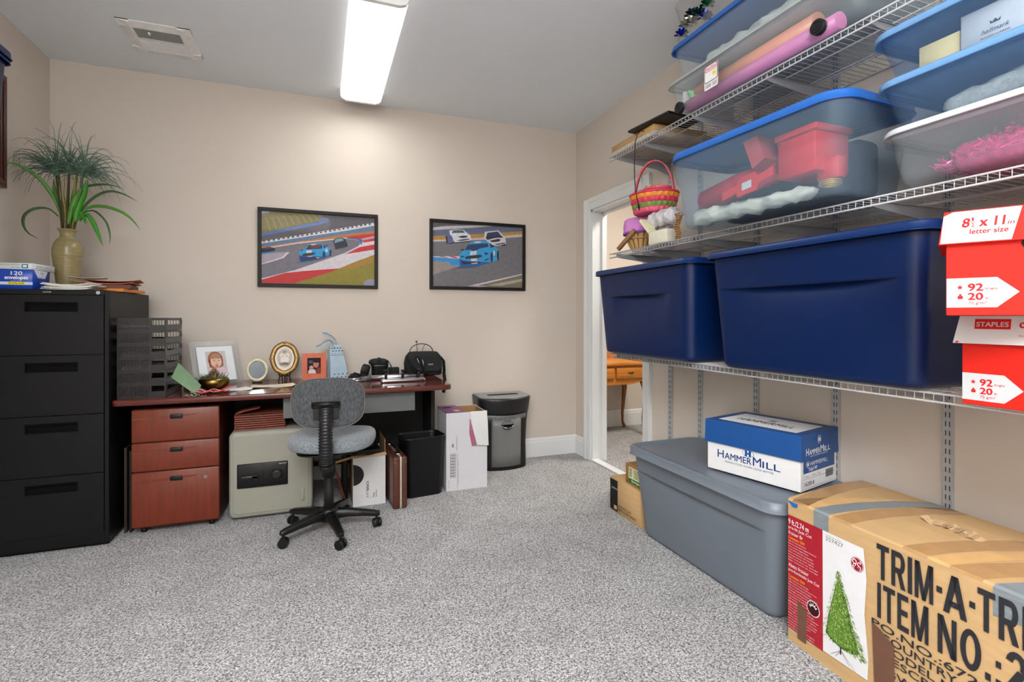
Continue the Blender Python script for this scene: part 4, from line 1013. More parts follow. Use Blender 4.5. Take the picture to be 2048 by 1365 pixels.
# the printed picture of a tree
greens = [ink(96, 136, 48), ink(134, 168, 72), ink(62, 98, 38), ink(170, 196, 104)]
mb = MB(); random.seed(6)
mb.mat(greens[2]).poly([(.206, .338), (.188, .26), (.168, .18), (.158, .118), (.18, .106), (.214, .098), (.25, .102), (.276, .116), (.258, .18), (.232, .26)], F_, .0008)
mb.mat(greens[0]).poly([(.206, .32), (.19, .26), (.172, .18), (.166, .12), (.21, .102), (.262, .12), (.245, .18), (.222, .26)], F_, .0010)
for k in range(900):
    f = random.random() ** .75; z = .342 - .24 * f; hw = .005 + .074 * f
    x = .207 + .010 * f + hw * random.uniform(-.95, 1)
    dx = (x - .21) * .16 + random.uniform(-.003, .003); dz = random.uniform(-.009, .002)
    mb.mat(random.choice(greens)).poly([(x - .0016, z), (x + dx, z + dz), (x + .0016, z + .002)], F_, .0013 + .0003 * (k % 5))
mb.mat(ink(250, 244, 200))
for k in range(150):
    f = random.random() ** .75; mb.ell(.207 + .008 * f + (.003 + .062 * f) * random.uniform(-1, 1), .338 - .23 * f, .0011, .0012, F_, .0030, 6)
mb.mat(ink(40, 44, 40))
for a in (-.035, -.018, .03, .05): mb.poly([(.214, .092), (.2155, .092), (.214 + a, .066 - abs(a) * .2), (.2125 + a, .066 - abs(a) * .2)], F_, .0012)
mb.rect(.211, .216, .078, .102, F_, .0013)
mb.build('tree_picture', t)
mb = MB().mat(mat('stencil_ink', (34, 34, 40), .5, vary=.08)); F5 = FR(-.0030)
mb.block('TRIM', F5, .332, .385, .157, .103).block('A', F5, .513, .385, .056, .103).block('TREE', F5, .592, .385, .165, .103)
mb.rect(.497, .511, .428, .444, F5, .0005).rect(.574, .587, .428, .444, F5, .0005)
mb.block('ITEM', F5, .334, .268, .143, .104).block('NO', F5, .500, .268, .100, .104).rect(.608, .620, .268, .286, F5, .0005).rect(.630, .641, .268, .284, F5, .0005).rect(.630, .641, .312, .328, F5, .0005)
mb.block('257427', F5, .650, .268, .30, .104)
for s_, x0, z0, wd in (('PO.NO.:672472', .317, .236, .36), ('COUNTRY OF ORIGIN', .345, .208, .42), ('MODEL NO.:', .345, .180, .25), ('DESCRIPTION: 9FT TREE', .345, .152, .5), ('GW:  NW:', .36, .115, .2), ('CTN NO.', .36, .085, .2)):
    mb.text(s_, F5, x0, z0, wd, .021, .0005, bold=.015)
mb.build('stencil_print', t)
mb = MB(); random.seed(12)
for k in range(9):
    p = [Vector((.335 + k * .016 + random.uniform(-.01, .01), .20 + random.uniform(-.012, .012), .531 + random.uniform(0, .006))) for _ in range(1)][0]
    mb.prism([(-.020, -.008), (.018, -.011), (.026, .008), (-.010, .013)], p, (1, random.uniform(-.4, .4), random.uniform(-.3, .5)), (random.uniform(-.3, .3), 1, random.uniform(.1, .9)), (0, 0, 1), .0015)
mb.build('torn_paper', t, mat('torn_kraft', (190, 158, 120), .9, vary=.15, scale=40))

# ============================================================ desk and what stands under it
DX, DY, DT = -.107, 3.16, .735
t = thing('desk', 'long mahogany topped desk with black panel legs against the back wall', 'desk', (DX, DY, 0))
mb = MB()
hw = .895
prof = [(0, .002), (.003, 0), (.72, 0), (.72, .032), (.012, .032), (.004, .029), (0, .022)]
outl = [(-hw, .72)] + [(-hw, .03), (-hw + .004, .012), (-hw + .014, .003), (-hw + .03, 0)] + [(hw - .06, 0), (hw - .025, .006), (hw - .008, .022), (hw, .05), (hw, .72)]
def inset(pts, cx, cy, e): return [(p[0] + (e if p[0] < cx else -e), p[1] + (e if p[1] < cy else -e)) for p in pts]
lp = [[(x, y, z) for x, y in inset(outl, 0, .36, e)] for z, e in ((DT - .032, .003), (DT - .029, 0), (DT - .006, 0), (DT - .002, .002), (DT, .006))]
mb.loft(lp, True, True).build('desktop', t, wine)
MB().box(.829, .857, .36, .70, 0, DT - .033).build('leg_panel', t, blackm, bevel=.003)
MB().box(-.885, -.862, .36, .70, 0, DT - .033).build('leg_panel', t, blackm, bevel=.003)
MB().box(-.861, .828, .66, .675, .12, DT - .033).build('modesty_panel', t, blackm)
MB().box(-.092, .668, .075, .088, .575, .690).box(-.092, .668, .088, .45, .68, .70).build('keyboard_drawer', t, mat('grey_laminate', (96, 100, 98), .4, vary=.03))
# pedestal
t = thing('drawer_pedestal', 'mahogany three drawer pedestal on castors under the left of the desk', 'drawer unit', (-.728, 3.232, 0))
MB().box(-.2, .2, .012, .54, .035, .672).build('carcass', t, mat('mahogany_side', (84, 33, 24), .35, vary=.1, scale=9, stretch=(6, 6, .7)), bevel=.002)
for z0, z1, lk in ((.496, .670, 0), (.340, .491, 0), (.045, .335, 1)):
    mb = MB().bbox(-.204, .204, -.006, .011, z0, z1, .005, 2)
    zc = z1 - .046
    mb.prism([(-.200, zc - .010), (.05, zc + .002), (.10, zc + .010), (.10, zc + .013), (-.200, zc + .001)], (0, -.0055, 0), (1, 0, 0), (0, 0, 1), (0, -1, 0), .004)
    d = mb.build('drawer', t, winedoor)
    MB().bbox(-.028, .030, -.016, -.0085, zc - .008, zc + .016, .003, 2).box(-.02, .022, -.014, -.004, zc + .006, zc + .012).build('handle', d, black)
    if lk: MB().mat(chrome).cyl((.138, -.009, .285), (.138, -.004, .285), .0085, 18).mat(hm).box(.1372, .1388, -.0096, -.009, .281, .289).build('lock', d)
for x in (-.16, .16):
    for y in (.05, .48): MB().cyl((x - .012, y, .017), (x + .012, y, .017), .0165, 16).box(x - .018, x + .018, y - .018, y + .018, .03, .0345).build('castor', t, black)
# dark boards left of the pedestal
for i, (x, lb) in enumerate(((-.985, 'thin dark board standing between filing cabinet and pedestal, left one'), (-.962, 'thin dark board with brown edge standing left of the pedestal, right one'))):
    tag(MB().box(0, .012, 0, .205, 0, .46 - .02 * i).build('dark_board', None, [mat('dark_brown_board', (40, 28, 24), .5), blackm][i], bevel=.001), lb, 'board', (x, 3.30, .0))
# safe
safem = mat('safe_beige', (148, 147, 134), .45, vary=.02, scale=5, bump=.1, bscale=500)
t = thing('safe', 'beige fireproof safe with black dial panel under the desk', 'safe', (-.262, 3.262, 0))
mb = MB(); lp = []
for y, e in ((0, .016), (.004, .006), (.014, 0), (.42, 0), (.43, .01)):
    lp.append([(x, y, z + .262) for x, z in rrect(.221 - e, .247 - e, .034 - e * .8, 6)])
mb.loft(lp).build('body', t, safem)
mb = MB(); lp = []
for y, e in ((-.0035, .026), (-.001, .022), (-.001, .020), (.003, .020)):
    lp.append([(x, y, z + .264) for x, z in rrect(.221 - e, .247 - e, .022, 6)])
mb.loft(lp).build('door', t, safem)
mb = MB().bbox(-.178, .086, -.016, -.0035, .188, .326, .006, 2)
pn = mb.build('control_panel', t, black)
mb = MB(); mb.lathe([(.040, 0), (.040, .003), (.032, .006), (.028, .012), (.024, .022), (.020, .024)], 32)
dl = mb.build('dial', pn, mat('dial_black', (26, 26, 28), .35)); dl.rotation_euler = (PI / 2, 0, 0); dl.location = (.028, -.0165, .257)
mb = MB().mat(ink(210, 210, 205))
for k in range(24):
    a = k * PI / 12; c_, s_ = math.cos(a), math.sin(a); r0, r1 = .034, (.0385 if k % 2 else .0395)
    mb.poly([(.028 + r0 * c_ - .0005 * s_, .257 + r0 * s_ + .0005 * c_), (.028 + r0 * c_ + .0005 * s_, .257 + r0 * s_ - .0005 * c_), (.028 + r1 * c_ + .0005 * s_, .257 + r1 * s_ - .0005 * c_), (.028 + r1 * c_ - .0005 * s_, .257 + r1 * s_ + .0005 * c_)], FR(-.0205))
mb.text('SENTRY', FR(-.0165), .04, .311, .04, .006).build('dial_marks', pn)
mb = MB().bbox(-.160, -.065, -.030, -.0165, .238, .262, .010, 3).cyl((-.082, -.030, .256), (-.082, -.0165, .256), .017, 18); mb.build('handle', pn, mat('handle_black', (20, 20, 24), .3))
mb = MB().box(-.042, -.041, -.0168, -.016, .19, .324); mb.build('panel_seam', pn, hm)
MB().bbox(.157, .175, -.012, -.0035, .08, .155, .004, 2).build('hinge_cover', t, safem)
# accordion folders on the safe
t = thing('expanding_folder', 'brown accordion folder stack with raised flap lying on the beige safe', 'folder', (-.325, 3.29, .5105), 3)
fold = mat('rust_accordion', (124, 62, 46), .65, vary=.08)
mb = MB().mat(fold)
for k in range(7): sheet(mb, .265, .22, .0005 + k * .0125, th=.0075, ang=.01 * ((k * 7) % 3 - 1), cy=.11, curl=.0015)
mb.build('pockets', t)
mb = MB().mat(mat('rust_flap', (136, 70, 50), .6)); lp = []
for i in range(9):
    f = i / 8; lp.append([(-.132 + .13 * f, y, .088 + .035 * f ** .6) for y in (0, .2)] + [(-.132 + .13 * f, y, .0905 + .035 * f ** .6) for y in (.2, 0)])
mb.loft(lp); sheet(mb, .265, .2, .0885, cy=.11, th=.0015); mb.build('flap', t)

# binder box under the desk
t = thing('binder_box', 'white binder box with black half round cutout under the desk', 'box', (.188, 3.262, 0), 1)
mb = MB().mat(whbox).box(0, .195, 0, .003, 0, .305).box(.192, .195, .003, .30, 0, .305).box(0, .195, .297, .30, 0, .305).box(0, .195, .003, .297, 0, .003).mat(kraft2).box(.0, .003, .003, .297, 0, .305)
mb.build('carton', t)
mb = MB().mat(kraft).prism([(0, 0), (.205, .006), (.20, .022), (.02, .0), (.0, .012)], (-.005, -.018, .302), (1, 0, .0), (0, 0, 1), (0, 1, 0), .016)
mb.mat(kraft2).prism([(-.10, -.022), (0, 0), (.0, .012), (-.10, -.008)], (-.002, -.012, .302), (1, 0, 0), (0, 0, 1), (0, 1, 0), .010)
mb.prism([(0, 0), (.004, 0), (.004, .09), (0, .10)], (.191, .005, .305), (1, 0, 0), (0, 0, 1), (0, 1, 0), .25)
mb.build('flaps', t)
mb = MB().mat(blackm).poly([(.001, .260)] + [(.001 + .064 * math.cos(math.radians(a)), .193 + .064 * math.sin(math.radians(a))) for a in range(80, -91, -8)], FR(-.0006))
mb.mat(ink(50, 52, 56)); FV = ((0, -.0006, 0), (0, 0, 1), (-1, 0, 0), (0, -1, 0))
mb.text('JUST', FV, .048, -.094, .045, .014).text('BASICS', FV, .094, -.094, .055, .014, bold=.03).text('White', FV, .046, -.128, .03, .009, bold=.02).text('Notebooks', FV, .046, -.142, .045, .008, bold=.01).text('1"', FV, .046, -.112, .012, .008)
mb.build('printing', t)
mb = MB().mat(blackm); mb.M = Matrix.Rotation(-.12, 4, 'Y')
mb.bbox(-.06, .17, .03, .25, .33, .355, .004, 1)
mb.M = Matrix.Rotation(-.3, 4, 'Y'); mb.bbox(-.02, .14, .04, .26, .40, .43, .004, 1); mb.M = Matrix.Identity(4); mb.box(.02, .17, .04, .28, .005, .33)
tag(mb.build('ring_binders'), 'black ring binders spilling out of the white binder box', 'binders', (.188, 3.262, .002), 1)
mb = MB().mat(white_p).prism([(0, 0), (.045, -.01), (.03, .05), (.012, .058)], (0, 0, 0), (1, 0, 0), (0, 0, 1), (0, 1, 0), .002).mat(ink(90, 90, 90)).prism([(.008, .006), (.034, .0), (.026, .035), (.014, .04)], (0, -.001, 0), (1, 0, 0), (0, 0, 1), (0, 1, 0), .001)
tag(mb.build('paper_sheet'), 'white paper corner poking out of the binder box beside the chair seat', 'paper', (.275, 3.30, .425))
# board leaning behind the chair
mb = MB(); mb.M = Matrix.Rotation(-.28, 4, 'Y'); mb.box(0, .012, 0, .02, 0.004, .30)
tag(mb.build('wooden_stick', None, winedoor), 'thin brown wooden stick leaning behind the office chair', 'stick', (.145, 3.36, .0))
tag(MB().bbox(0, .032, 0, .28, 0, .29, .004, 1).build('black_binder', None, blackm), 'black binder standing on the floor left of the white binder box', 'binder', (.135, 3.40, 0))
# briefcase
t = thing('briefcase', 'brown hard shell briefcase standing on its side under the desk', 'briefcase', (.458, 3.13, 0), 4)
leath = mat('brown_leather', (84, 44, 32), .35, vary=.1, scale=40, bump=.2, bscale=300)
MB().bbox(-.046, -.004, 0, .43, 0, .315, .012, 3).build('shell', t, leath)
MB().bbox(.006, .040, 0, .43, 0, .315, .012, 3).build('shell', t, leath)
lp = []
for x in (-.005, .0065):
    lp.append([(x, y + .215, z + .1585) for y, z in rrect(.2155, .1575, .014, 4)])
MB().loft(lp).build('trim_band', t, mat('cream_metal', (206, 200, 184), .35, .4))
for y in (.06, .33): MB().bbox(-.014, .016, y, y + .06, .3155, .322, .002, 1).build('latch', t, chrome)
mb = MB().tube([(.0, .15, .316), (.0, .16, .335), (.0, .27, .335), (.0, .28, .316)], .006, 8).build('handle', t, black)
mb = MB(); 
for y, z in ((-.0005, .29), (-.0005, .28)):
    for x in (-.035, .03): mb.cyl((x, y, z - (x > 0) * .0), (x, y - .002, z), .0025, 8)
mb.build('rivets', t, chrome)
# wastebasket
t = MB(); lp = []
for z, k in ((0, .86), (.004, .88), (.37, 1.0), (.375, 1.05), (.385, 1.05), (.385, 1.0), (.37, .985), (.01, .85)):
    lp.append([(x * k, y * k, z) for x, y in rrect(.136, .10, .04, 6)])
tag(t.loft(lp, True, True).build('wastebasket', None, black), 'black rectangular plastic wastebasket on the carpet beside the briefcase', 'wastebasket', (.628, 3.385, 0), 8)
# tall white carton
t = thing('tall_carton', 'tall white open carton with purple top flap next to the wastebasket', 'box', (.787, 3.335, 0), 0)
purp = mat('purple_print', (118, 66, 116), .5, vary=.06)
mb = MB().mat(mat('white_carton_panel', (206, 206, 210), .55, vary=.03, scale=4)).box(0, .285, 0, .003, 0, .52).box(0, .003, .003, .27, 0, .52).box(.282, .285, .003, .27, 0, .515).box(0, .285, .267, .27, 0, .52).box(0, .285, .003, .27, 0, .003)
mb.mat(kraft2).box(.0032, .0045, .004, .266, .003, .518).box(.2805, .2819, .004, .266, .003, .513).box(.004, .281, .2655, .2669, .003, .518).box(.004, .281, .0032, .0045, .003, .518)
mb.build('carton', t)
mb = MB().mat(purp).box(-.002, .128, 0, .272, .5205, .524).mat(hm).ell(.05, .19, .035, .018, ((0, 0, .5242), (1, 0, 0), (0, 1, 0), (0, 0, 1)), .0003).mat(ink(216, 180, 70)).poly([(.075, .04), (.11, .04), (.10, .085), (.065, .085)], ((0, 0, .5242), (1, 0, 0), (0, 1, 0), (0, 0, 1)), .0003)
mb.build('top_flap', t)
mb = MB().mat(whbox).loft([[(.165, -.001, .523), (.282, -.001, .523)], [(.168, -.012, .45), (.285, -.014, .45)], [(.205, -.026, .30), (.287, -.026, .29)]], False, False, False, closed=False)
mb.mat(mat('pink_flap_edge', (170, 96, 124), .5)).loft([[(.162, -.002, .47), (.167, -.010, .47)], [(.158, -.003, .38), (.178, -.017, .40)], [(.176, -.004, .29), (.203, -.024, .30)]], False, False, False, closed=False)
mb.build('torn_flap', t, solid=.0015)
mb = MB().mat(ink(60, 60, 64)); F_ = FR(-.0005)
mb.rect(.026, .066, .088, .248, F_).mat(ink(208, 208, 210)).rect(.028, .064, .090, .246, F_, .0004).mat(ink(60, 60, 64))
for k in range(22): mb.rect(.030, .060, .096 + k * .0066, .096 + k * .0066 + (.002 if k % 3 else .004), F_, .0008)
FV = ((0, -.0005, 0), (0, 0, 1), (-1, 0, 0), (0, -1, 0))
mb.text('3M', FV, .29, -.052, .022, .014, bold=.04).text('Commercial Solutions', FV, .27, -.075, .09, .008).text('3M St. Paul MN', FV, .02, -.02, .05, .006).rect(.076, .0775, .01, .25, F_)
mb.text('Office Supply Division 1-888-364', FV, .04, -.085, .16, .005)
mb.build('printing', t)
# shredder
t = thing('paper_shredder', 'black and grey paper shredder with oval handle window by the back wall', 'shredder', (1.327, 3.875, 0), 0)
def dshape(wd, dp, bulge, n=18):
    pts = [(wd / 2, 0), (-wd / 2, 0), (-wd / 2, -dp)]
    for k in range(1, n): 
        f = k / n; pts.append((-wd / 2 + wd * f, -dp - bulge * math.sin(PI * f) ** .7))
    pts.append((wd / 2, -dp)); return pts
def dl_(zs): return [[(x, y, z) for x, y in dshape(w_, d_, b_)] for z, w_, d_, b_ in zs]
MB().loft(dl_([(0, .345, .18, .055), (.004, .355, .18, .06), (.05, .355, .18, .06), (.2, .35, .18, .06), (.35, .365, .18, .065), (.43, .38, .185, .07)])).build('bin', t, blackm)
MB().loft(dl_([(.431, .375, .19, .075), (.44, .385, .195, .08), (.53, .408, .20, .085), (.550, .412, .20, .085)])).build('head', t, mat('shredder_black', (26, 26, 28), .4))
MB().loft(dl_([(.5505, .410, .198, .084), (.557, .404, .195, .081), (.561, .386, .185, .072)])).build('top_cover', t, mat('shredder_grey', (128, 130, 128), .5, vary=.03))
MB().mat(black).loft([[(x, y - .14, z) for x, y in rrect(.125 - e, .022 - e, .012, 4)] for z, e in ((.5615, 0), (.565, .003))]).mat(hm).box(-.105, .105, -.145, -.137, .565, .5662).build('paper_slot', t)
gp = mat('shredder_panel', (112, 113, 112), .42, vary=.03)
mb = MB(); lp = []
for z in (.035, .1, .2, .3, .40, .4305):
    wz = .355 + .00 * z if z < .3 else .355 + (z - .3) * .2
    lp.append([(x, y - .004, z) for x, y in dshape(wz, .18 + .0, .062 + .02 * z)[2:] if abs(x) < .125 or z > .39])
mb2 = MB()
def front(x, z): 
    wz = .35 + max(0, z - .2) * .13; f = (x + wz / 2) / wz; return -.18 - (.06 + .02 * z) * math.sin(PI * min(1, max(0, f))) ** .7
lp = [[(x, front(x, z) - .005, z) for x in [-.118 + .236 * k / 14 for k in range(15)]] + [(x, front(x, z) + .004, z) for x in [.118 - .236 * k / 14 for k in range(15)]] for z in (.03, .12, .22, .32, .40)]
mb2.loft(lp)
lp = [[(x, front(x, z) - .005, z) for x in [-.168 + .336 * k / 18 for k in range(19)]] + [(x, front(x, z) + .004, z) for x in [.168 - .336 * k / 18 for k in range(19)]] for z in (.385, .4305)]
mb2.loft(lp).build('front_panel', t, gp)
mb = MB().mat(hm).ell(0, .345, .050, .034, FR(front(0, .34) - .0058)).mat(chrome).tube([(.046 * math.cos(a), front(0, .34) - .010, .345 + .022 * math.sin(a)) for a in [PI + x * PI / 12 for x in range(13)]], .004, 8)
mb.mat(gp).poly([(-.044, .350), (.044, .350)] + [(.046 * math.cos(a), .350 + .026 * math.sin(a)) for a in [x * PI / 12 for x in range(1, 12)]], FR(front(0, .34) - .0065)); mb.build('handle_window', t)

# ============================================================ office chair
t = thing('office_chair', 'grey fabric swivel office chair with ribbed black back support at the desk', 'chair', (.045, 2.943, 0), -4)
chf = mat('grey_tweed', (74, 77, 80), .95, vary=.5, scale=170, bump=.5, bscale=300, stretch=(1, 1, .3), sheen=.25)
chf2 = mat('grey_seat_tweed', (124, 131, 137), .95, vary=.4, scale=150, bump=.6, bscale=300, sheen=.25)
def sup(a, b, n_, k, N=48):
    out = []
    for j in range(N):
        th = 2 * PI * j / N; c_, s_ = math.cos(th), math.sin(th)
        out.append((k * a * math.copysign(abs(c_) ** (2 / n_), c_), k * b * math.copysign(abs(s_) ** (2 / n_), s_)))
    return out
def cushion(mb, a, b, th, n_, place, crown=.012, edge=.02, drop=0.0):
    lp = []
    for f, k in ((0, .02), (0, .5), (0, .8), (.0, .93), (.10, .975), (.3, .995), (.5, 1.0), (.7, .995), (.9, .975), (1.0, .93), (1.0, .8), (1.0, .5), (1.0, .02)):
        cr = crown * (1 - k ** 2)
        lp.append([place(x, y, (th * f + (cr if f > .5 else -cr * .5)) ) for x, y in sup(a, b, n_, k)])
    return mb.loft(lp, True, True)
def back(x, z, d):      # backrest: x across, z up, d thickness; curved round the sitter
    return (x + .010, -.235 + d * .9 + 1.1 * x * x - .05 * z, .732 + z)
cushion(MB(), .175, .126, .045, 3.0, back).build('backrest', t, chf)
mb = MB(); mb.tube([back(x, z, .004) for x, z in sup(.176, .127, 3.0, 1.0)] + [back(.176, 0, .004)], .0028, 6); mb.build('piping', t, mat('grey_piping', (104, 100, 100), .8))
def seat(x, y, d):
    x, y = x * .985 + y * .17, y * .985 - x * .17
    return (x + .022, y + .01, .468 + d - .35 * max(0, y - .12) ** 2 * 6 * .3 + .25 * x * x * .4)
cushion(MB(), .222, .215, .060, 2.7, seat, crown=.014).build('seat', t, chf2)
mb = MB(); mb.loft([[(x, y, z) for x, y in sup(.16, .15, 3, k)] for z, k in ((.436, .8), (.444, 1), (.4515, 1))]); mb.build('seat_pan', t, black)
MB().bbox(-.068, .068, -.262, -.228, .712, .742, .008, 3).cyl((-.066, -.262, .732), (.066, -.262, .732), .010, 16).box(-.06, .06, -.252, -.215, .66, .712).build('back_bracket', t, black)
path = [(0, -.262, .715), (0, -.272, .66), (0, -.276, .60), (0, -.272, .54), (0, -.262, .48), (0, -.245, .435)]
P_ = []
for i in range(61):
    u = i / 60 * 5; k = min(int(u), 4); s_ = u - k
    P_.append(tuple(path[k][c_] + (path[k + 1][c_] - path[k][c_]) * s_ for c_ in range(3)))
MB().tube(P_, [.035 if i % 3 == 1 else .0295 for i in range(61)], 24).build('bellows', t, mat('bellows_rubber', (24, 25, 28), .38))
mb = MB().mat(black).tube([P_[-1], (0, -.235, .415), (0, -.2, .405), (0, -.10, .412), (0, -.02, .42)], [.032, .034, .026, .022, .022], 14).bbox(-.07, .07, -.09, .09, .408, .4355, .008, 2)
mb.tube([(.06, 0, .418), (.15, -.02, .41), (.19, -.03, .412)], .005, 8)
mb.build('mechanism', t)
MB().lathe([(.026, .12), (.026, .245), (.023, .25), (.023, .31)], 24).lathe([(.034, .30), (.034, .405)], 24).build('gas_lift', t, blackm)
mb = MB().lathe([(.030, .062), (.046, .066), (.048, .12), (.036, .132), (.028, .136)], 24); mb.build('base_hub', t, black)
for k in range(5):
    a = math.radians(214 + 72 * k); c_, s_ = math.cos(a), math.sin(a)
    lp = []
    for r_, z, hw_, hh in ((.035, .098, .026, .024), (.10, .098, .024, .020), (.18, .088, .020, .016), (.245, .078, .018, .014), (.268, .074, .012, .010)):
        lp.append([(r_ * c_ - y * s_, r_ * s_ + y * c_, z + q) for y, q in ((-hw_, -hh), (hw_, -hh), (hw_, hh * .4), (hw_ * .6, hh), (-hw_ * .6, hh), (-hw_, hh * .4))])
    MB().loft(lp).build('base_leg', t, black, bevel=.002)
    r_ = .252; cx, cy = r_ * c_, r_ * s_; ra = a + .9 + k * 1.3; ux, uy = math.cos(ra), math.sin(ra)
    mb = MB().cyl((cx, cy, .045), (cx, cy, .066), .006, 10)
    for sg in (-1, 1): mb.cyl((cx - ux * sg * .006, cy - uy * sg * .006, .0245), (cx - ux * sg * .020, cy - uy * sg * .020, .0245), .0245, 18)
    lp = []
    for e in (-.021, .021):
        lp.append([(cx + ux * e + -uy * q * 1.0, cy + uy * e + ux * q * 1.0, z) for q, z in ((-.020, .040), (-.026, .032), (-.027, .026), (-.022, .044), (-.010, .052), (.008, .052), (.016, .046), (.0, .046))][:8])
    mb.box(cx - .008, cx + .008, cy - .008, cy + .008, .042, .054)
    mb.build('castor', t, black)

# ============================================================ things on the desk
D0 = DT + .0006
t = thing('letter_tray_tower', 'tower of six black mesh letter trays on the left end of the desk', 'letter trays', (-.882, 3.215, D0), 0)
trm_ = mat('tray_black', (10, 10, 11), .35, vary=.1)
for k in range(6):
    z = k * .0706; mb = MB()
    W2 = .108
    mb.box(-W2, W2, .0, .34, z + .002, z + .005)                       # floor of the tray
    mb.box(-W2, -W2 + .004, 0, .34, z + .005, z + .034).box(-W2, -W2 + .004, 0, .34, z + .060, z + .070)
    # right side with a long window
    mb.box(W2 - .004, W2, 0, .34, z + .005, z + .034).box(W2 - .004, W2, 0, .34, z + .060, z + .070).box(W2 - .004, W2, 0, .03, z + .034, z + .060).box(W2 - .004, W2, .31, .34, z + .034, z + .060)
    # back: slotted lattice
    mb.box(-W2, W2, .336, .34, z + .005, z + .028).box(-W2, W2, .336, .34, z + .056, z + .070)
    for i in range(16): 
        x = -W2 + 2 * W2 * i / 15; mb.box(x - .0012, x + .0012, .336, .34, z + .028, z + .056)
    # front lips and divider
    mb.box(-W2, W2, -.002, .002, z, z + .010).box(-W2, W2, -.002, .002, z + .062, z + .0700)
    mb.box(.036, .044, -.003, .010, z, z + .070).box(-W2, -W2 + .006, -.003, .002, z, z + .070).box(W2 - .006, W2, -.003, .002, z, z + .070)
    for i in range(28):
        x = -W2 + .008 + .138 * i / 27; mb.box(x - .0018, x + .0018, -.001, .001, z + .010, z + .062)
    mb.box(.044, W2 - .006, -.0015, .0015, z + .010, z + .032)
    for zz in (.022, .048): mb.box(-W2 + .006, .036, -.0015, .0015, z + zz, z + zz + .0012)
    mb.build('tray', t, trm_)
random.seed(17)
pp = [(5, (206, 190, 200), 'pinkish papers in the topmost black letter tray'), (4, (60, 62, 70), 'dark folder in the second letter tray from the top'), (3, (222, 224, 220), 'white papers in the third letter tray from the top'), (2, (214, 218, 216), 'white papers in the fourth letter tray from the top')]
for k, c_, lb in pp:
    mb = MB()
    for i in range(4): sheet(mb, .185, .29, .0008 + i * .0045, ang=random.uniform(-.03, .03), cx=.0, cy=.0, th=.003, curl=.003)
    tag(mb.build('paper_stack', None, ink(*c_)), lb, 'papers', (-.882, 3.375, D0 + k * .0706 + .0052))
mb = MB().mat(mat('green_folder', (116, 146, 112), .6, vary=.05))
A, B_, C_, D_ = Vector((-.765, 3.44, .90)), Vector((-.632, 3.34, .775)), Vector((-.640, 3.24, .737)), Vector((-.768, 3.30, .830))
n_ = (B_ - A).cross(D_ - A).normalized() * .003
mb.add([tuple(A), tuple(B_), tuple(C_), tuple(D_)] + [tuple(q + n_) for q in (A, B_, C_, D_)], [(0, 1, 2, 3), (7, 6, 5, 4), (0, 4, 5, 1), (1, 5, 6, 2), (2, 6, 7, 3), (3, 7, 4, 0)])
tag(mb.build('green_folder'), 'pale green folder sliding down from the letter trays to the desktop', 'folder')
t = MB().mat(black).bbox(-.03, .03, -.05, .05, 0, .05, .012, 2)
tag(t.build('tape_dispenser'), 'black desk gadget behind the brass bowl left of the photo frame', 'tape dispenser', (-.755, 3.70, D0), 30)

# leaning photo of a child
yaw = 36
t = thing('photo_frame', 'clear frame with white mat and portrait of a small child on the desk', 'photo frame', (-.600, 3.70, D0), yaw)
Lx = Matrix.Rotation(-math.radians(17), 4, 'X')
def leaned(mb): mb.M = Lx; return mb
leaned(MB()).bbox(-.145, .145, -.003, .003, .0, .285, .001, 1).build('acrylic_plate', t, mat('acrylic', (225, 230, 228), .08, alpha=.16))
mb = leaned(MB()).mat(mat('satin_silver', (196, 198, 202), .3, .3))
for x0, x1, z0, z1 in ((-.115, .115, .248, .252), (-.115, .115, .018, .022), (-.115, -.111, .022, .248), (.111, .115, .022, .248)): mb.box(x0, x1, -.009, -.0035, z0, z1)
mb.build('metal_border', t)
leaned(MB()).box(-.1105, .1105, -.006, -.0035, .0225, .2475).build('mat_board', t, mat('mat_white', (222, 226, 230), .5, vary=.01))
mb = leaned(MB()); F_ = FR(-.0064)
mb.mat(ink(196, 188, 190)).rect(-.062, .062, .065, .215, F_)
mb.mat(ink(216, 190, 202)).poly([(-.055, .066), (.055, .066), (.050, .098), (.022, .112), (-.022, .112), (-.048, .098)], F_, .0003)
mb.mat(ink(150, 100, 74)).ell(-.004, .165, .046, .048, F_, .0006).poly([(-.05, .16), (-.046, .112), (-.028, .105), (.024, .108), (.040, .118), (.042, .16)], F_, .0006)
mb.mat(ink(228, 180, 160)).ell(-.002, .146, .034, .040, F_, .0012).rect(-.014, .014, .100, .12, F_, .0012)
mb.mat(ink(178, 124, 92)).poly([(-.040, .150), (-.030, .190), (-.004, .204), (.026, .192), (.036, .150), (.028, .170), (.012, .166), (-.004, .172), (-.02, .166), (-.032, .168)], F_, .0018)
mb.mat(ink(84, 62, 56)).ell(-.014, .152, .0055, .0026, F_, .0024, 12).ell(.013, .152, .0055, .0026, F_, .0024, 12)
mb.mat(ink(205, 140, 128)).ell(-.001, .139, .0045, .003, F_, .0024, 12).mat(ink(190, 92, 92)).ell(-.001, .126, .009, .0025, F_, .0024, 14)
mb.mat(ink(150, 60, 90))
for x, z in ((-.03, .09), (-.012, .082), (.008, .088), (.026, .084), (.038, .09), (-.04, .078)): mb.ell(x, z, .0018, .0018, F_, .0006, 8)
mb.build('portrait', t)
MB().prism([(-.03, 0), (.03, 0), (.02, .19), (-.02, .19)], (0, .105, 0), (1, 0, 0), (0, -.42, 1), (0, 1, 0), .002).build('stand', t, mat('acrylic', (225, 230, 228), .08, alpha=.16))

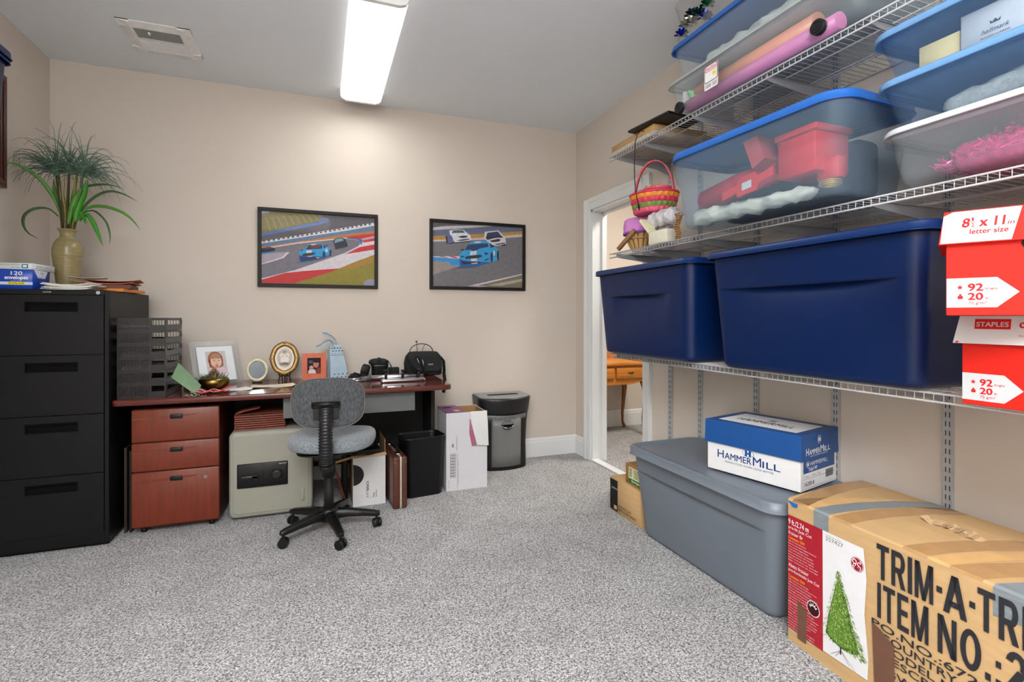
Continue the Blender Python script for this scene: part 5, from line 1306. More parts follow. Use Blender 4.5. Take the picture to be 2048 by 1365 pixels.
brass = mat('brushed_brass', (132, 108, 54), .28, 1.0, vary=.12, scale=12)
t = thing('brass_bowl', 'round brass bowl with pine cone and frosted greenery on the desk', 'bowl', (-.590, 3.465, D0))
MB().lathe([(.035, 0), (.055, .004), (.074, .018), (.082, .038), (.080, .056), (.072, .068), (.066, .068), (.06, .05)], 36).build('bowl', t, brass)
cone = mat('pine_cone', (156, 124, 92), .8, vary=.3, scale=60)
mb = MB().mat(cone)
for i in range(60):
    f = i / 60; a = i * 2.4; r_ = .030 * math.sin(PI * (.25 + .72 * f)); z = .066 + .052 * f
    c_, s_ = math.cos(a), math.sin(a)
    mb.add([(c_ * r_ * .3 - s_ * .006, s_ * r_ * .3 + c_ * .006, z), (c_ * r_ * .3 + s_ * .006, s_ * r_ * .3 - c_ * .006, z), (c_ * r_ + s_ * .007, s_ * r_ - c_ * .007, z + .006), (c_ * r_ * 1.1, s_ * r_ * 1.1, z + .009), (c_ * r_ - s_ * .007, s_ * r_ + c_ * .007, z + .006), (c_ * r_ * .6, s_ * r_ * .6, z - .002)], [(0, 1, 2, 3, 4), (1, 0, 5), (2, 1, 5), (3, 2, 5), (4, 3, 5), (0, 4, 5)])
mb.build('pine_cone', t)
mb = MB(); random.seed(19)
gm = [mat('frost_green', (150, 164, 140), .7, vary=.2), mat('deep_green_sprig', (60, 84, 50), .7, vary=.2), mat('red_brown_berry', (96, 46, 34), .6)]
for k in range(170):
    a = random.uniform(0, 2 * PI); r_ = random.uniform(.02, .06); p = Vector((r_ * math.cos(a), r_ * math.sin(a) * .8, .062)); d = Vector((math.cos(a) * .6, math.sin(a) * .4, random.uniform(.2, 1))).normalized() * random.uniform(.015, .042)
    mb.mat(gm[0] if math.cos(a) > 0 and k % 3 else gm[1]).tube([p, p + d], [.0022, .0008], 4)
mb.mat(gm[2])
for k in range(8): mb.sphere((-.05 + k * .008, -.03, .066 + .004 * (k % 2)), .008, 8, 6)
mb.build('greenery', t)
mb = MB().mat(mat('red_ribbon', (186, 34, 40), .45, vary=.1)); random.seed(23)
def ribbon(mb, pts, w_):
    lp = []
    for i, p in enumerate(pts):
        lp.append([(p[0] - w_[0], p[1] - w_[1], p[2]), (p[0] + w_[0], p[1] + w_[1], p[2]), (p[0] + w_[0], p[1] + w_[1], p[2] + .0012), (p[0] - w_[0], p[1] - w_[1], p[2] + .0012)])
    return mb.loft(lp)
ribbon(mb, [(-.09 + .02 * i, .005 * math.sin(i), .002 + .012 * abs(math.sin(i * .8))) for i in range(10)], (0, .022))
ribbon(mb, [(-.07 + .018 * i, -.035, .002 + .016 * abs(math.sin(i * .9 + .5))) for i in range(9)], (.004, .014))
ribbon(mb, [(.05 + .008 * i, .05 + .01 * i, .010 + .003 * i) for i in range(6)], (.012, .004))
mb.mat(mat('pink_ribbon_edge', (220, 150, 146), .45)).tube([(-.09 + .018 * i, -.05, .004 + .014 * abs(math.sin(i * .9 + .5))) for i in range(9)], .002, 5).tube([(-.07 + .018 * i, -.022, .006 + .018 * abs(math.sin(i * .8 + .9))) for i in range(9)], .002, 5)
tag(mb.build('red_ribbon'), 'crumpled red ribbon in front of the brass bowl', 'ribbon', (-.575, 3.30, D0))
def flat_paper(name, label, loc, rz, w_, d_, m, n=3):
    mb = MB()
    for i in range(n): sheet(mb, w_, d_, .0004 + i * .0016, ang=.15 * i, th=.0012, curl=.004)
    tag(mb.build(name, None, m), label, 'paper', loc, rz)
flat_paper('paper_sheet', 'white paper slips on the desk right of the red ribbon', (-.455, 3.37, D0), 12, .14, .10, white_p)
flat_paper('paper_envelope', 'cream envelopes lying on the desk below the oval mirror', (-.27, 3.47, D0), -8, .24, .11, cream_p, 3)
mb = MB().mat(chrome); random.seed(29)
for k in range(7): mb.sphere((random.uniform(-.03, .04), random.uniform(-.02, .02), .004), .004, 8, 6)
tag(mb.build('metal_trinkets'), 'small shiny trinkets at the foot of the green folder', 'trinkets', (-.655, 3.20, D0))

# oval mirror frame
def oval_ring(mb, rx, ry, prof, n=56, wav=0.0, wn=8):
    lp = []
    for j in range(n + 1):
        a = 2 * PI * j / n; k = 1 + wav * math.cos(wn * a)
        lp.append([((rx * k + e) * math.cos(a), y, (ry * k + e) * math.sin(a)) for e, y in prof])
    return mb.loft(lp, False, False)
ivory = mat('floral_ivory', (212, 206, 170), .35, vary=.14, scale=26)
t = thing('oval_frame', 'small oval ivory frame with dark glass standing on the desk', 'photo frame', (-.383, 3.70, D0 + .004), 4)
Lm = Matrix.Translation((0, 0, .078)) @ Matrix.Rotation(-.14, 4, 'X')
mb = MB(); mb.M = Lm; oval_ring(mb, .056, .066, [(.009, 0), (.007, -.008), (0, -.012), (-.007, -.009), (-.010, -.002), (-.010, 0), (.009, 0)]); mb.build('rim', t, ivory)
mb = MB(); mb.M = Lm; mb.mat(mat('silvered_glass', (70, 77, 84), .06, 1.0)).add([(0.050 * math.cos(2 * PI * j / 40), -.002, .060 * math.sin(2 * PI * j / 40)) for j in range(40)], [tuple(range(40))]); mb.build('glass', t, solid=.002)
MB().bbox(-.03, .03, -.01, .05, -.0035, .0006, .001, 1).build('foot', t, mat('dark_wood_stand', (42, 22, 18), .4))
# gold oval frame on easel
t = thing('gold_oval_frame', 'ornate gold oval framed cherub plaque on a small dark easel', 'plaque', (-.222, 3.745, D0), 2)
gold = mat('antique_gold', (126, 98, 52), .36, .6, vary=.25, scale=40)
Lm = Matrix.Translation((0, 0, .150)) @ Matrix.Rotation(-.16, 4, 'X')
mb = MB(); mb.M = Lm; oval_ring(mb, .074, .096, [(.014, .002), (.016, -.004), (.010, -.012), (.002, -.009), (-.006, -.013), (-.014, -.006), (-.016, .002), (.014, .002)], wav=.012, wn=8); 
for j in range(4):
    a = PI / 2 * j; mb.sphere((.083 * math.cos(a), -.008, .104 * math.sin(a)), .008, 10, 6, (1.6, .6, 1))
mb.build('rim', t, gold)
mb = MB(); mb.M = Lm
OV = FR(-.001)
mb.mat(ink(222, 212, 196)).ell(0, 0, .062, .084, OV, 0, 40).mat(ink(110, 112, 112)).ell(0, .002, .044, .061, OV, .0008, 36).mat(ink(192, 184, 172)).ell(0, .002, .0425, .0595, OV, .0012, 36)
mb.mat(ink(222, 214, 204)).ell(0, -.008, .026, .032, OV, .0016).ell(-.018, .022, .012, .012, OV, .0016).ell(.018, .022, .012, .012, OV, .0016).mat(ink(150, 144, 136)).ell(0, .044, .012, .007, OV, .0016).poly([(-.036, -.03), (.036, -.03), (.026, -.048), (-.026, -.048)], OV, .0016)
mb.mat(ink(176, 160, 148)).ell(0, -.034, .024, .010, OV, .002)
mb.build('plaque', t, solid=.0004)
mb = MB()
for sg in (-1, 1):
    mb.tube([(sg * .036, -.028, 0.003), (sg * .030, -.010, .03), (sg * .034, -.022, .052), (sg * .038, -.026, .062)], .0045, 8)
    mb.tube([(sg * .012, -.022, 0.003), (sg * .016, .0, .035), (sg * .004, .02, .12)], .004, 8)
mb.tube([(-.034, -.012, .034), (.034, -.012, .034)], .004, 8).tube([(0, .06, .003), (0, .026, .12)], .004, 8); mb.build('easel', t, mat('dark_wood_stand', (42, 22, 18), .4))
# orange frame
t = thing('photo_frame', 'orange wooden frame with a dark family snapshot standing on the desk', 'photo frame', (-.037, 3.735, D0), 2)
Lm = Matrix.Rotation(-.10, 4, 'X'); orw_ = mat('orange_wood', (196, 82, 32), .38, vary=.14, scale=14, stretch=(1, 1, .3))
mb = MB(); mb.M = Lm
for x0, x1, z0, z1 in ((-.076, -.044, 0, .180), (.042, .076, 0, .180), (-.044, .042, 0, .040), (-.044, .042, .148, .180)): mb.box(x0, x1, -.012, .003, z0, z1)
mb.build('frame', t, orw_)
mb = MB(); mb.M = Lm; F_ = FR(-.002)
mb.mat(ink(34, 26, 34)).rect(-.044, .042, .040, .148, F_).mat(ink(190, 120, 104)).ell(.012, .105, .018, .024, F_, .0003).mat(ink(60, 90, 100)).ell(-.022, .122, .014, .010, F_, .0003).mat(ink(206, 150, 140)).ell(-.018, .082, .013, .014, F_, .0006).mat(ink(210, 196, 200)).poly([(-.04, .042), (.012, .042), (.004, .070), (-.028, .076)], F_, .0006)
mb.mat(ink(120, 60, 50)).poly([(.0, .042), (.04, .042), (.040, .085), (.02, .082)], F_, .0003).mat(ink(40, 24, 20)).ell(.014, .126, .020, .012, F_, .0006).mat(ink(224, 186, 180)).ell(-.03, .056, .008, .010, F_, .0009).ell(.0, .058, .008, .009, F_, .0009)
mb.build('photo', t)
MB().prism([(-.02, 0), (.02, 0), (.015, .14), (-.015, .14)], (0, .06, 0), (1, 0, 0), (0, -.3, 1), (0, 1, 0), .002).build('stand', t, blackm)
# gift bag
t = thing('gift_bag', 'pale blue printed paper gift bag with grey ribbon handles on the desk', 'gift bag', (.115, 3.775, D0), 20)
gb = mat('pale_blue_paper', (170, 192, 206), .5, vary=.06, scale=20)
MB().loft([[(x * k + sx, y * k2, z) for x, y in ((-.062, -.035), (.062, -.035), (.062, .035), (-.062, .035))] for z, k, k2, sx in ((0, 1, 1, 0), (.08, .92, .8, -.004), (.16, .78, .5, -.012), (.235, .62, .18, -.016))], True, True, False).build('bag', t, gb)
mb = MB().mat(ink(50, 64, 88)); random.seed(37)
def bagf(f, g):  # f along x -1..1, g height 0..1
    k = 1 - .38 * g; sx = -.016 * g; return Vector((f * .062 * k + sx, -.035 * (1 - .82 * g ** .9) - .0012, .235 * g))
for r_ in range(11):
    for c_ in range(4):
        g = .05 + r_ * .085; f = -.75 + c_ * .5 + .2 * (r_ % 2); p = bagf(f, g); s_ = .0065
        mb.mat([ink(50, 64, 88), ink(90, 70, 70), ink(60, 90, 80), ink(40, 44, 60)][(r_ + c_) % 4])
        mb.add([tuple(p + Vector((a * s_, -.0012, b * s_ * .6))) for a, b in ((-1, -1), (1, -1), (.7, .4), (0, 1.2), (-.7, .4))], [(0, 1, 2, 3, 4)])
mb.mat(ink(120, 134, 150)); g0, g1 = .62, .70
mb.add([tuple(bagf(f, g) + Vector((0, -.0016, 0))) for f, g in ((-1, g0), (1, g0), (1, g1), (-1, g1))], [(0, 1, 2, 3)])
mb.build('printing', t)
rb = mat('grey_ribbon', (152, 170, 186), .35, vary=.05)
def strap(pts, nm, wd=.016):
    lp = []
    for p in pts: lp.append([(p[0], p[1] - wd * .6, p[2] - wd * .7), (p[0], p[1] + wd * .6, p[2] + wd * .7), (p[0] + .001, p[1] + wd * .6, p[2] + .0015 + wd * .7), (p[0] + .001, p[1] - wd * .6, p[2] + .0015 - wd * .7)])
    MB().loft(lp).build(nm, t, rb)
strap([(-.03, -.006, .225), (-.04, -.006, .250), (-.065, -.008, .258), (-.10, -.01, .245), (-.125, -.012, .225), (-.150, -.012, .222)], 'ribbon_handle')
strap([(.0, .004, .230), (-.01, .004, .262), (-.035, .004, .285), (-.07, .004, .305), (-.105, .004, .312)], 'ribbon_handle')
# camera cases
def lump(mb, w_, d_, h, r=.02, x=0, y=0, z=0, tl=0.0):
    mb.M = Matrix.Translation((x, y, z)) @ Matrix.Rotation(tl, 4, 'Y'); mb.bbox(-w_ / 2, w_ / 2, -d_ / 2, d_ / 2, 0, h, r, 4); mb.M = Matrix.Identity(4); return mb
pad = mat('black_nylon', (14, 15, 17), .75, vary=.2, scale=200, bump=.3, bscale=500)
t = thing('camera_case', 'padded black camera holster with strap standing on the desk', 'camera bag', (.40, 3.765, D0), 0)
MB().loft([[(x, y, z) for x, y in rrect(.055 + e, .045 + e, .03, 5)] for z, e in ((0, -.006), (.01, 0), (.075, .003), (.09, .008))]).build('body', t, mat('black_leatherette', (20, 24, 26), .38))
MB().loft([[(x - .008, y, z) for x, y in rrect(.062 + e, .05 + e, .032, 5)] for z, e in ((.0905, .0), (.10, .006), (.118, .0), (.128, -.018), (.131, -.04))]).build('flap', t, pad)
MB().bbox(-.02, .0, -.06, -.035, .105, .142, .006, 2).build('buckle', t, black)
MB().tube([(.05, -.05, .12), (.075, -.055, .08), (.07, -.06, .03), (.04, -.065, .012), (-.05, -.07, .008), (-.12, -.05, .008)], .007, 8, flat=.5).build('strap', t, pad)
t = thing('camera_pouch', 'small black padded pouch leaning left of the camera holster', 'camera bag', (.286, 3.745, D0), 0)
lump(MB(), .055, .05, .095, .014, tl=.28).build('body', t, pad)
lump(MB(), .050, .012, .05, .006, y=-.034, z=.035, tl=.28).build('pocket', t, black)
mb = MB().tube([(-.02, -.03, .02), (-.06, -.02, .035), (-.085, -.02, .015), (-.10, -.03, .006)], .008, 8)
lump(mb, .07, .05, .03, .012, x=-.055).build('strap', t, pad)
tag(MB().bbox(-.036, .036, -.03, .03, 0, .060, .004, 2).build('speaker_box', None, pad), 'small black box standing between the camera holster and the big camera bag', 'box', (.505, 3.80, D0))
t = thing('camera_bag', 'large black camera bag with small white lettering near the right end of the desk', 'camera bag', (.715, 3.775, D0), -3)
MB().loft([[(x, y, z) for x, y in rrect(.135 + e, .06 + e * .5, .035, 6)] for z, e in ((0, -.008), (.008, 0), (.09, .003), (.14, -.008), (.168, -.03), (.172, -.05))]).build('body', t, pad)
MB().loft([[(x + .02, y, z + .05) for x, z in rrect(.105 + e, .055 + e, .03, 6)] for y, e in ((-.0705, -.004), (-.078, 0), (-.080, -.004))]).build('front_flap', t, pad)
MB().mat(ink(200, 200, 200)).text('SONY', FR(-.0808), .028, .078, .036, .009, bold=.03).build('logo', t)
for o_ in (t.children[1], t.children[2]): o_.location.z += .035 if o_.name.startswith('front') else .0
mb = MB().tube([(-.12, -.06, .14), (-.085, -.085, .07), (-.06, -.088, .03)], .017, 10, flat=.5).tube([(-.06, -.088, .15), (-.015, -.09, .11), (-.005, -.092, .04), (.01, -.09, .02)], .016, 10, flat=.6).tube([(.125, -.03, .13), (.150, -.02, .10), (.158, 0, .02), (.156, .01, -.0)], .014, 8, flat=.6)
mb.tube([(.156, .0, .0), (.162, .0, -.04), (.158, .0, -.12), (.150, .0, -.14)], .013, 8, flat=.5)
mb.build('strap', t, blackfab)
MB().tube([(-.055, -.105, .13), (-.045, -.108, .10), (-.035, -.105, .085)], .003, 6).tube([(-.02, -.108, .12), (-.012, -.11, .09), (-.012, -.11, .07)], .003, 6).build('clip', t, chrome)
hb = MB(); hb.tube([(-.085 * math.cos(a), 0, .168 + .058 * math.sin(a)) for a in [x * PI / 16 for x in range(17)]], .0035, 8).tube([(-.03, 0, .17), (-.035, 0, .235)], .002, 6).sphere((-.036, 0, .242), .008, 10, 8).tube([(.005, 0, .17), (.025, 0, .222)], .002, 6)
tag(hb.build('headband', None, mat('dark_bronze_wire', (58, 48, 42), .4)), 'thin wire headband resting on top of the large camera bag', 'headband', (.705, 3.79, D0 + .003))
# three hole punch and tubes
t = thing('hole_punch', 'chrome three hole punch with black levers near the front of the desk', 'hole punch', (.515, 3.42, D0), 3)
MB().loft([[(x, y, z) for x, y in rrect(.145 + e, .030 + e, .012, 4)] for z, e in ((0, 0), (.014, 0), (.020, -.004), (.026, -.012))]).mat(chrome).build('base_plate', t, mat('brushed_steel', (150, 152, 150), .25, 1.0, vary=.1, scale=30))
for x in (-.112, .0, .105):
    mb = MB().cyl((x, .004, .027), (x, .004, .072), .0085, 16).cyl((x, .004, .072), (x, .004, .079), .014, 18); mb.build('punch_head', t, black)
MB().bbox(-.14, .14, .012, .020, .0270, .042, .002, 1).build('rail', t, chrome)
t = thing('tripod', 'silver collapsed tripod lying across the desk behind the hole punch', 'tripod', (.37, 3.56, D0), 2)
MB().cyl((-.05, 0, .017), (.20, .03, .017), .016, 20).build('tube', t, mat('silver_aluminium', (196, 192, 196), .25, .9))
MB().cyl((.06, .045, .012), (.29, .072, .012), .010, 16).build('leg', t, mat('champagne_aluminium', (190, 178, 130), .3, .9))
MB().cyl((-.115, -.008, .015), (-.051, 0, .016), .012, 16, .017).build('collar', t, mat('grey_grip', (90, 96, 98), .5))
MB().cyl((-.19, -.018, .014), (-.116, -.008, .015), .008, 14).cyl((-.19, -.03, .006), (-.08, -.024, .006), .0055, 10).build('leg', t, mat('silver_aluminium', (196, 192, 196), .25, .9))

# ============================================================ framed racing photographs
framem = mat('black_picture_frame', (14, 13, 13), .5, vary=.08, spec=.3)
glassm = mat('picture_glass', (230, 236, 240), .04, alpha=.025)
def racing(name, label, x0, x1, z0, z1, crop, polys, bw=.024):
    cx, cz = (x0 + x1) / 2, (z0 + z1) / 2
    t = thing(name, label, 'picture', (cx, WY - .0005, cz), 0)
    hw_, hh = (x1 - x0) / 2, (z1 - z0) / 2; mb = MB()
    for a in ((-hw_, hw_, hh - bw, hh), (-hw_, hw_, -hh, -hh + bw), (-hw_, -hw_ + bw, -hh + bw, hh - bw), (hw_ - bw, hw_, -hh + bw, hh - bw)): mb.box(a[0], a[1], -.022, 0, a[2], a[3])
    mb.build('frame', t, framem, bevel=.002)
    iw, ih = hw_ - bw, hh - bw
    quad = crop    # inner corners TL,TR,BR,BL in the drawing's own units
    def mp(p):     # projective-free bilinear: find u,v of p in the quad
        u = v = .5
        for _ in range(12):
            q = [(1 - u) * (1 - v) * quad[3][i] + u * (1 - v) * quad[2][i] + u * v * quad[1][i] + (1 - u) * v * quad[0][i] for i in (0, 1)]
            du = [(1 - v) * (quad[2][i] - quad[3][i]) + v * (quad[1][i] - quad[0][i]) for i in (0, 1)]
            dv = [(1 - u) * (quad[0][i] - quad[3][i]) + u * (quad[1][i] - quad[2][i]) for i in (0, 1)]
            ex, ey = p[0] - q[0], p[1] - q[1]; det = du[0] * dv[1] - du[1] * dv[0]
            u += (ex * dv[1] - ey * dv[0]) / det; v += (du[0] * ey - du[1] * ex) / det
        u = min(1, max(0, u)); v = min(1, max(0, v))
        return (-iw + 2 * iw * u, -ih + 2 * ih * v)
    mb = MB().mat(polys[0][0]).rect(-iw, iw, -ih, ih, FR(-.004))
    for k, (m, pts) in enumerate(polys[1:]): mb.mat(m).poly([mp(p) for p in pts], FR(-.004), .00006 * (k + 1))
    mb.build('photo', t)
    MB().box(-iw, iw, -.0125, -.0115, -ih, ih).build('glass', t, glassm)
    return t
def E_(cx, cy, rx, ry, n=16): return [(cx + rx * math.cos(2 * PI * k / n), cy + ry * math.sin(2 * PI * k / n)) for k in range(n)]
G = lambda *c: mat('print_%d_%d_%d' % c, c, .7, vary=.10, scale=45, spec=.1)
asph, red_, wht_ = G(116, 112, 122), G(196, 42, 48), G(208, 200, 204)
blu, blud, dk, gr_ = G(34, 150, 208), G(22, 88, 156), G(32, 30, 42), G(140, 128, 36)
P1 = [(asph, None),
 (G(126, 112, 52), [(148, 195), (880, 245), (870, 350), (148, 490)]), (G(150, 170, 200), [(150, 195), (260, 205), (240, 228), (152, 240)]),
 (G(92, 86, 92), [(148, 490), (1020, 310), (880, 245), (1640, 290), (1640, 400), (148, 640)]),
 (G(84, 112, 168), [(148, 490), (870, 345), (1010, 310), (1010, 345), (870, 385), (148, 530)]),
 (G(206, 206, 208), [(148, 598), (1620, 360), (1640, 398), (1250, 462), (148, 625)]),
 (G(92, 118, 150), [(148, 625), (1250, 462), (1640, 410), (1640, 468), (1200, 512), (148, 672)]),
 (G(178, 116, 62), [(148, 672), (1200, 512), (1640, 468), (1640, 500), (1250, 560), (600, 612), (148, 690)]),
 (G(206, 190, 180), [(148, 690), (600, 612), (1250, 548), (1250, 562), (600, 630), (148, 705)]),
 (G(164, 150, 160), [(148, 755), (420, 738), (492, 748), (420, 812), (148, 898)]), (G(64, 130, 190), [(148, 745), (380, 730), (300, 750), (148, 768)]),
 (wht_, [(460, 740), (494, 742), (425, 815), (280, 862), (148, 900), (148, 890), (410, 800)]),
 (red_, [(1200, 545), (1640, 500), (1640, 535), (1440, 570)]), (G(176, 156, 164), [(1440, 570), (1640, 535), (1640, 570), (1465, 590)]),
 (red_, [(1465, 590), (1640, 562), (1640, 600), (1470, 620)]), (wht_, [(1455, 622), (1640, 600), (1640, 645), (1410, 680)]),
 (red_, [(1410, 680), (1640, 645), (1640, 712), (1225, 770)]), (wht_, [(1225, 770), (1640, 712), (1640, 780), (1300, 890), (1140, 955), (700, 985), (560, 1000)]),
 (wht_, [(1250, 560), (1420, 575), (1465, 610), (1420, 675), (1225, 770), (560, 1000), (148, 1100), (148, 1080), (560, 975), (1210, 755), (1400, 665), (1440, 615), (1400, 585), (1250, 570)]),
 (blud, [(1250, 558), (1400, 568), (1455, 595), (1450, 640), (1430, 650), (1435, 610), (1395, 580), (1250, 566)]),
 (red_, [(148, 1098), (430, 1012), (700, 985), (1140, 955), (1000, 1010), (830, 1060), (560, 1145), (148, 1150)]),
 (gr_, [(1640, 780), (1300, 890), (1140, 955), (1000, 1010), (830, 1060), (540, 1150), (1640, 1200)]),
 (G(168, 122, 46), [(1640, 800), (1310, 895), (1150, 965), (1250, 960), (1640, 880)]), (G(148, 144, 166), E_(1560, 1160, 100, 60)),
 (dk, [(148, 690), (250, 672), (318, 690), (312, 722), (180, 745), (148, 745)]), (G(60, 64, 110), [(180, 690), (250, 680), (290, 692), (200, 700)]),
 (G(46, 46, 56), [(1060, 600), (1085, 565), (1180, 552), (1225, 575), (1255, 640), (1255, 672), (1090, 708), (1075, 650)]), (G(110, 150, 165), [(1080, 598), (1098, 572), (1178, 560), (1205, 590), (1080, 625)]),
 (G(80, 78, 84), [(560, 890), (1040, 790), (1035, 770), (640, 860)]),
 (blud, [(612, 770), (1000, 720), (990, 800), (900, 830), (640, 878), (618, 840)]),
 (blu, [(640, 725), (690, 705), (740, 645), (830, 625), (900, 632), (925, 655), (1000, 672), (1025, 715), (1020, 775), (910, 800), (640, 790), (610, 770), (618, 740)]),
 (dk, [(705, 705), (745, 650), (900, 640), (920, 680), (910, 695)]), (G(120, 50, 60), [(740, 680), (800, 650), (890, 645), (900, 680), (820, 692)]), (dk, [(930, 650), (955, 660), (960, 690), (935, 682)]),
 (wht_, [(770, 640), (830, 630), (832, 645), (772, 652)]), (wht_, [(712, 722), (778, 715), (778, 752), (705, 758)]), (dk, [(660, 770), (700, 755), (820, 745), (830, 762), (770, 785), (650, 795)]), (wht_, [(722, 795), (782, 788), (782, 808), (722, 815)]),
 (G(26, 40, 90), [(625, 800), (900, 800), (880, 832), (640, 860)]), (dk, E_(938, 775, 20, 45)), (dk, E_(1022, 748, 14, 42)), (wht_, E_(972, 720, 16, 26)), (dk, [(640, 712), (662, 706), (664, 722), (642, 724)]), (dk, [(958, 648), (990, 650), (985, 664), (960, 662)]), (wht_, [(830, 800), (850, 812), (900, 808), (850, 826)])]
for k in range(24): P1.insert(6 + k, (G(70, 66, 80) if k % 4 else G(160, 60, 60), [(170 + k * 60, 590 - k * 9.6), (196 + k * 60, 586 - k * 9.6), (196 + k * 60, 606 - k * 9.6), (170 + k * 60, 611 - k * 9.6)]))
for k in range(9): P1.append((G(170, 158, 110), [(180 + k * 75, 290 - k * 6), (215 + k * 75, 300 - k * 6), (262 + k * 75, 452 - k * 17), (256 + k * 75, 454 - k * 17), (211 + k * 75, 306 - k * 6), (180 + k * 75, 294 - k * 6)]))
racing('racing_photo', 'larger framed photo of a blue race car leading through a red kerbed bend', -.402, .4025, 1.372, 1.922, [(155, 200), (1632, 300), (1612, 1185), (148, 1145)], P1)
a2 = G(112, 108, 112)
P2 = [(a2, None),
 (G(96, 84, 92), [(195, 180), (1560, 270), (1560, 300), (900, 240), (195, 300)]), (G(190, 184, 186), [(195, 262), (400, 240), (900, 225), (1100, 240), (880, 262), (195, 305)]),
 (G(92, 98, 124), [(195, 305), (880, 262), (1100, 240), (1560, 270), (1560, 325), (950, 370), (195, 395)]), (G(178, 132, 52), [(195, 395), (950, 362), (1560, 322), (1560, 368), (780, 432), (195, 455)]),
 (G(196, 182, 178), [(195, 455), (780, 432), (1560, 368), (1560, 408), (960, 450), (195, 480)]),
 (G(132, 122, 126), [(195, 480), (960, 450), (1560, 408), (1560, 500), (195, 705)]),
 (a2, [(195, 490), (960, 458), (1560, 415), (1560, 980), (700, 1165), (195, 1165)]),
 (G(150, 136, 132), [(195, 770), (430, 795), (470, 845), (600, 850), (400, 920), (195, 995)]),
 (G(36, 140, 210), [(195, 718), (580, 745), (600, 850), (470, 845), (430, 795), (195, 765)]), (wht_, [(195, 706), (590, 705), (585, 745), (195, 716)]), (red_, [(280, 706), (340, 706), (430, 728), (380, 728)]), (red_, [(430, 706), (500, 706), (585, 738), (520, 736)]),
 (wht_, [(700, 1165), (1560, 975), (1560, 990), (820, 1165)]), (G(120, 110, 92), [(820, 1165), (1560, 990), (1560, 1195), (900, 1180)]), (G(170, 160, 140), [(1000, 1150), (1560, 1050), (1560, 1090), (1200, 1160)]), (G(190, 160, 164), [(700, 1165), (820, 1150), (1020, 1165), (900, 1180)]),
 (dk, [(350, 510), (760, 468), (740, 485), (420, 515)]),
 (G(92, 96, 140), [(385, 370), (440, 330), (480, 360), (500, 490), (440, 505), (395, 495)]), (dk, [(385, 400), (410, 395), (420, 500), (395, 492)]),
 (G(210, 210, 216), [(440, 310), (520, 295), (650, 300), (700, 345), (750, 380), (765, 450), (740, 468), (520, 492), (480, 400), (450, 370)]), (G(70, 92, 100), [(475, 350), (500, 305), (640, 305), (670, 345)]), (dk, [(560, 410), (620, 390), (700, 390), (710, 412), (640, 425)]), (G(96, 92, 104), [(540, 465), (640, 440), (740, 435), (740, 450), (620, 475)]),
 (G(206, 200, 206), [(970, 330), (1180, 308), (1240, 370), (1290, 430), (1300, 520), (1150, 548), (1060, 530), (960, 430)]), (G(40, 42, 84), [(985, 425), (1010, 345), (1170, 325), (1225, 390), (1080, 430)]), (dk, [(980, 420), (1230, 390), (1260, 420), (1130, 425), (1010, 455)]), (dk, [(1045, 465), (1180, 438), (1220, 450), (1190, 480), (1080, 490)]), (G(90, 80, 90), [(1120, 520), (1280, 490), (1290, 510), (1160, 535)]), (dk, [(1225, 530), (1300, 515), (1295, 545), (1240, 548)]),
 (G(58, 54, 58), [(520, 900), (700, 830), (1180, 770), (1190, 740), (1060, 800), (820, 872), (610, 886)]),
 (blud, [(590, 740), (1060, 740), (1050, 810), (840, 860), (610, 880), (592, 830)]),
 (blu, [(590, 670), (640, 625), (700, 590), (720, 520), (760, 490), (850, 468), (980, 470), (1040, 500), (1060, 560), (1110, 545), (1175, 600), (1180, 690), (1160, 770), (1050, 800), (960, 790), (860, 790), (640, 770), (588, 740)]),
 (G(26, 52, 100), [(665, 615), (720, 525), (1010, 505), (1030, 560), (880, 590)]), (dk, [(1040, 500), (1085, 530), (1110, 560), (1060, 575)]), (wht_, [(815, 482), (905, 474), (905, 495), (815, 502)]),
 (dk, [(750, 615), (780, 600), (880, 590), (860, 605), (790, 620)]), (wht_, [(752, 630), (845, 622), (838, 682), (742, 690)]), (blu, [(795, 628), (801, 627), (792, 685), (786, 686)]), (dk, [(665, 720), (700, 705), (900, 680), (940, 705), (860, 735), (680, 745)]), (wht_, [(756, 745), (848, 735), (850, 778), (760, 782)]),
 (dk, [(610, 775), (700, 790), (880, 790), (900, 810), (640, 830)]), (wht_, [(765, 812), (858, 800), (858, 815), (765, 824)]), (G(20, 60, 120), E_(990, 665, 28, 20)), (G(20, 60, 120), E_(630, 712, 24, 16)), (dk, E_(1074, 720, 18, 80)), (dk, E_(1170, 690, 15, 75)), (wht_, E_(1112, 655, 14, 42)), (dk, [(610, 598), (650, 590), (652, 618), (615, 620)]), (dk, [(1060, 540), (1120, 536), (1110, 565), (1066, 560)]), (dk, [(960, 760), (1030, 735), (1030, 750), (970, 775)])]
racing('racing_photo', 'smaller framed photo of a blue striped race car ahead of two white cars', .790, 1.584, 1.378, 1.922, [(200, 180), (1560, 272), (1555, 1192), (195, 1165)], P2)

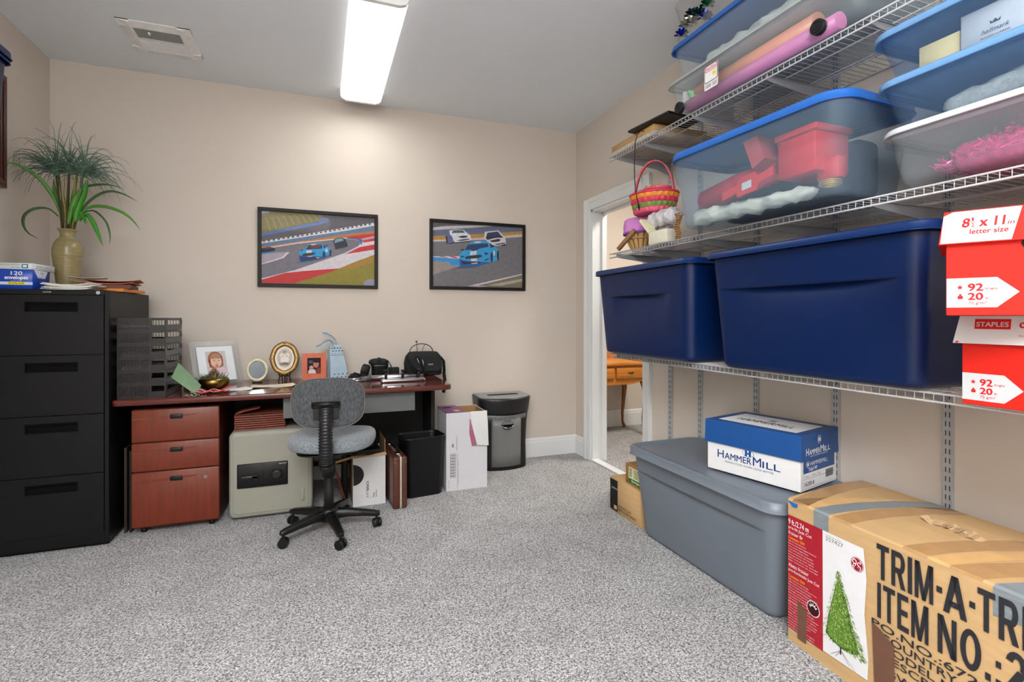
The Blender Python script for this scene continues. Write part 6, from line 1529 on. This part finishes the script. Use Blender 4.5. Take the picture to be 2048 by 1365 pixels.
# ---- left wall storage: blue tote whose corner shows at the edge of the photo
t = thing('wall_shelf', 'white wire shelf on the left wall carrying a navy tote', 'shelf', (WL, 1.3, 1.80))
mb = MB()
for k in range(45): mb.cyl((.004, k * .0265, 0), (.40, k * .0265, 0), .0014, 5)
mb.cyl((.40, 0, 0), (.40, 1.17, 0), .003, 8).cyl((.01, 0, 0), (.01, 1.17, 0), .003, 8).cyl((.40, 0, -.025), (.40, 1.17, -.025), .003, 8); mb.build('wire_deck', t, wirewhite)
for y in (.1, .6, 1.1): MB().prism([(.0005, -.004), (.38, -.004), (.38, -.015), (.0005, -.08)], (0, y, 0), (1, 0, 0), (0, 0, 1), (0, 1, 0), .004).build('bracket', t, mat('grey_steel_bracket', (150, 152, 156), .45))
tote('storage_tote', 'navy tote on the left wall shelf cut off by the photo edge', (-1.150, 2.185, 1.8035), 90, .90, .385, .415, navy, navy2, taper=.025, rc=.03, lidh=.030, over=.014, lid2=navy2, ledge=(.74, .8, .01))

# ============================================================ room beyond the doorway
oak = mat('honey_oak', (196, 122, 44), .38, vary=.25, scale=10, stretch=(.5, 6, 6), detail=5)
t = thing('writing_desk', 'honey oak writing desk with curved legs in the room beyond the doorway', 'desk', (2.625, 4.235, 0))
MB().box(-.40, .40, .012, .43, .53, .690).prism([(-.31, .53), (-.25, .53), (.25, .53), (.31, .53), (.31, .525), (.2, .505), (-.2, .505), (-.31, .525)][::-1], (0, .012, 0), (1, 0, 0), (0, 0, 1), (0, 1, 0), .015).build('apron', t, oak, bevel=.003)
lp = [[(x, y + .215, z) for x, y in rrect(.415 - e, .232 - e, .01, 3)] for z, e in ((.6905, .006), (.70, .0), (.715, .002), (.735, .014), (.750, .028), (.756, .034))]
MB().loft(lp).build('top', t, oak)
MB().box(-.38, .30, .24, .43, .757, .86).build('gallery', t, oak, bevel=.004)
for x0, x1 in ((.04, .36), (-.32, .02)):
    d = MB().bbox(x0, x1, -.004, .0115, .565, .672, .006, 2).build('drawer', t, oak)
    xc = (x0 + x1) / 2
    MB().prism([(xc - .035, .622), (xc - .02, .632), (xc, .626), (xc + .02, .632), (xc + .035, .622), (xc + .015, .612), (xc, .606), (xc - .015, .612)], (0, -.0045, 0), (1, 0, 0), (0, 0, 1), (0, -1, 0), .002).tube([(xc - .022, -.008, .622), (xc - .018, -.016, .610), (xc, -.018, .606), (xc + .018, -.016, .610), (xc + .022, -.008, .622)], .0025, 6).build('drawer_pull', d, mat('antique_brass', (120, 100, 60), .4, .9))
for sx, y, sy in ((-1, .03, -1), (1, .03, -1), (-1, .40, 1), (1, .40, 1)):
    x = sx * .375; mb = MB()
    mb.tube([(x - sx * .012, y, .529), (x + sx * .010, y, .47), (x + sx * .014, y, .42), (x + sx * .002, y, .30), (x - sx * .012, y, .16), (x - sx * .010, y, .06), (x + sx * .008, y, .02), (x + sx * .012, y, .004)], [.034, .032, .026, .020, .015, .012, .018, .020], 12)
    mb.build('leg', t, mat('oak_leg', (134, 82, 40), .4, vary=.2, scale=14))
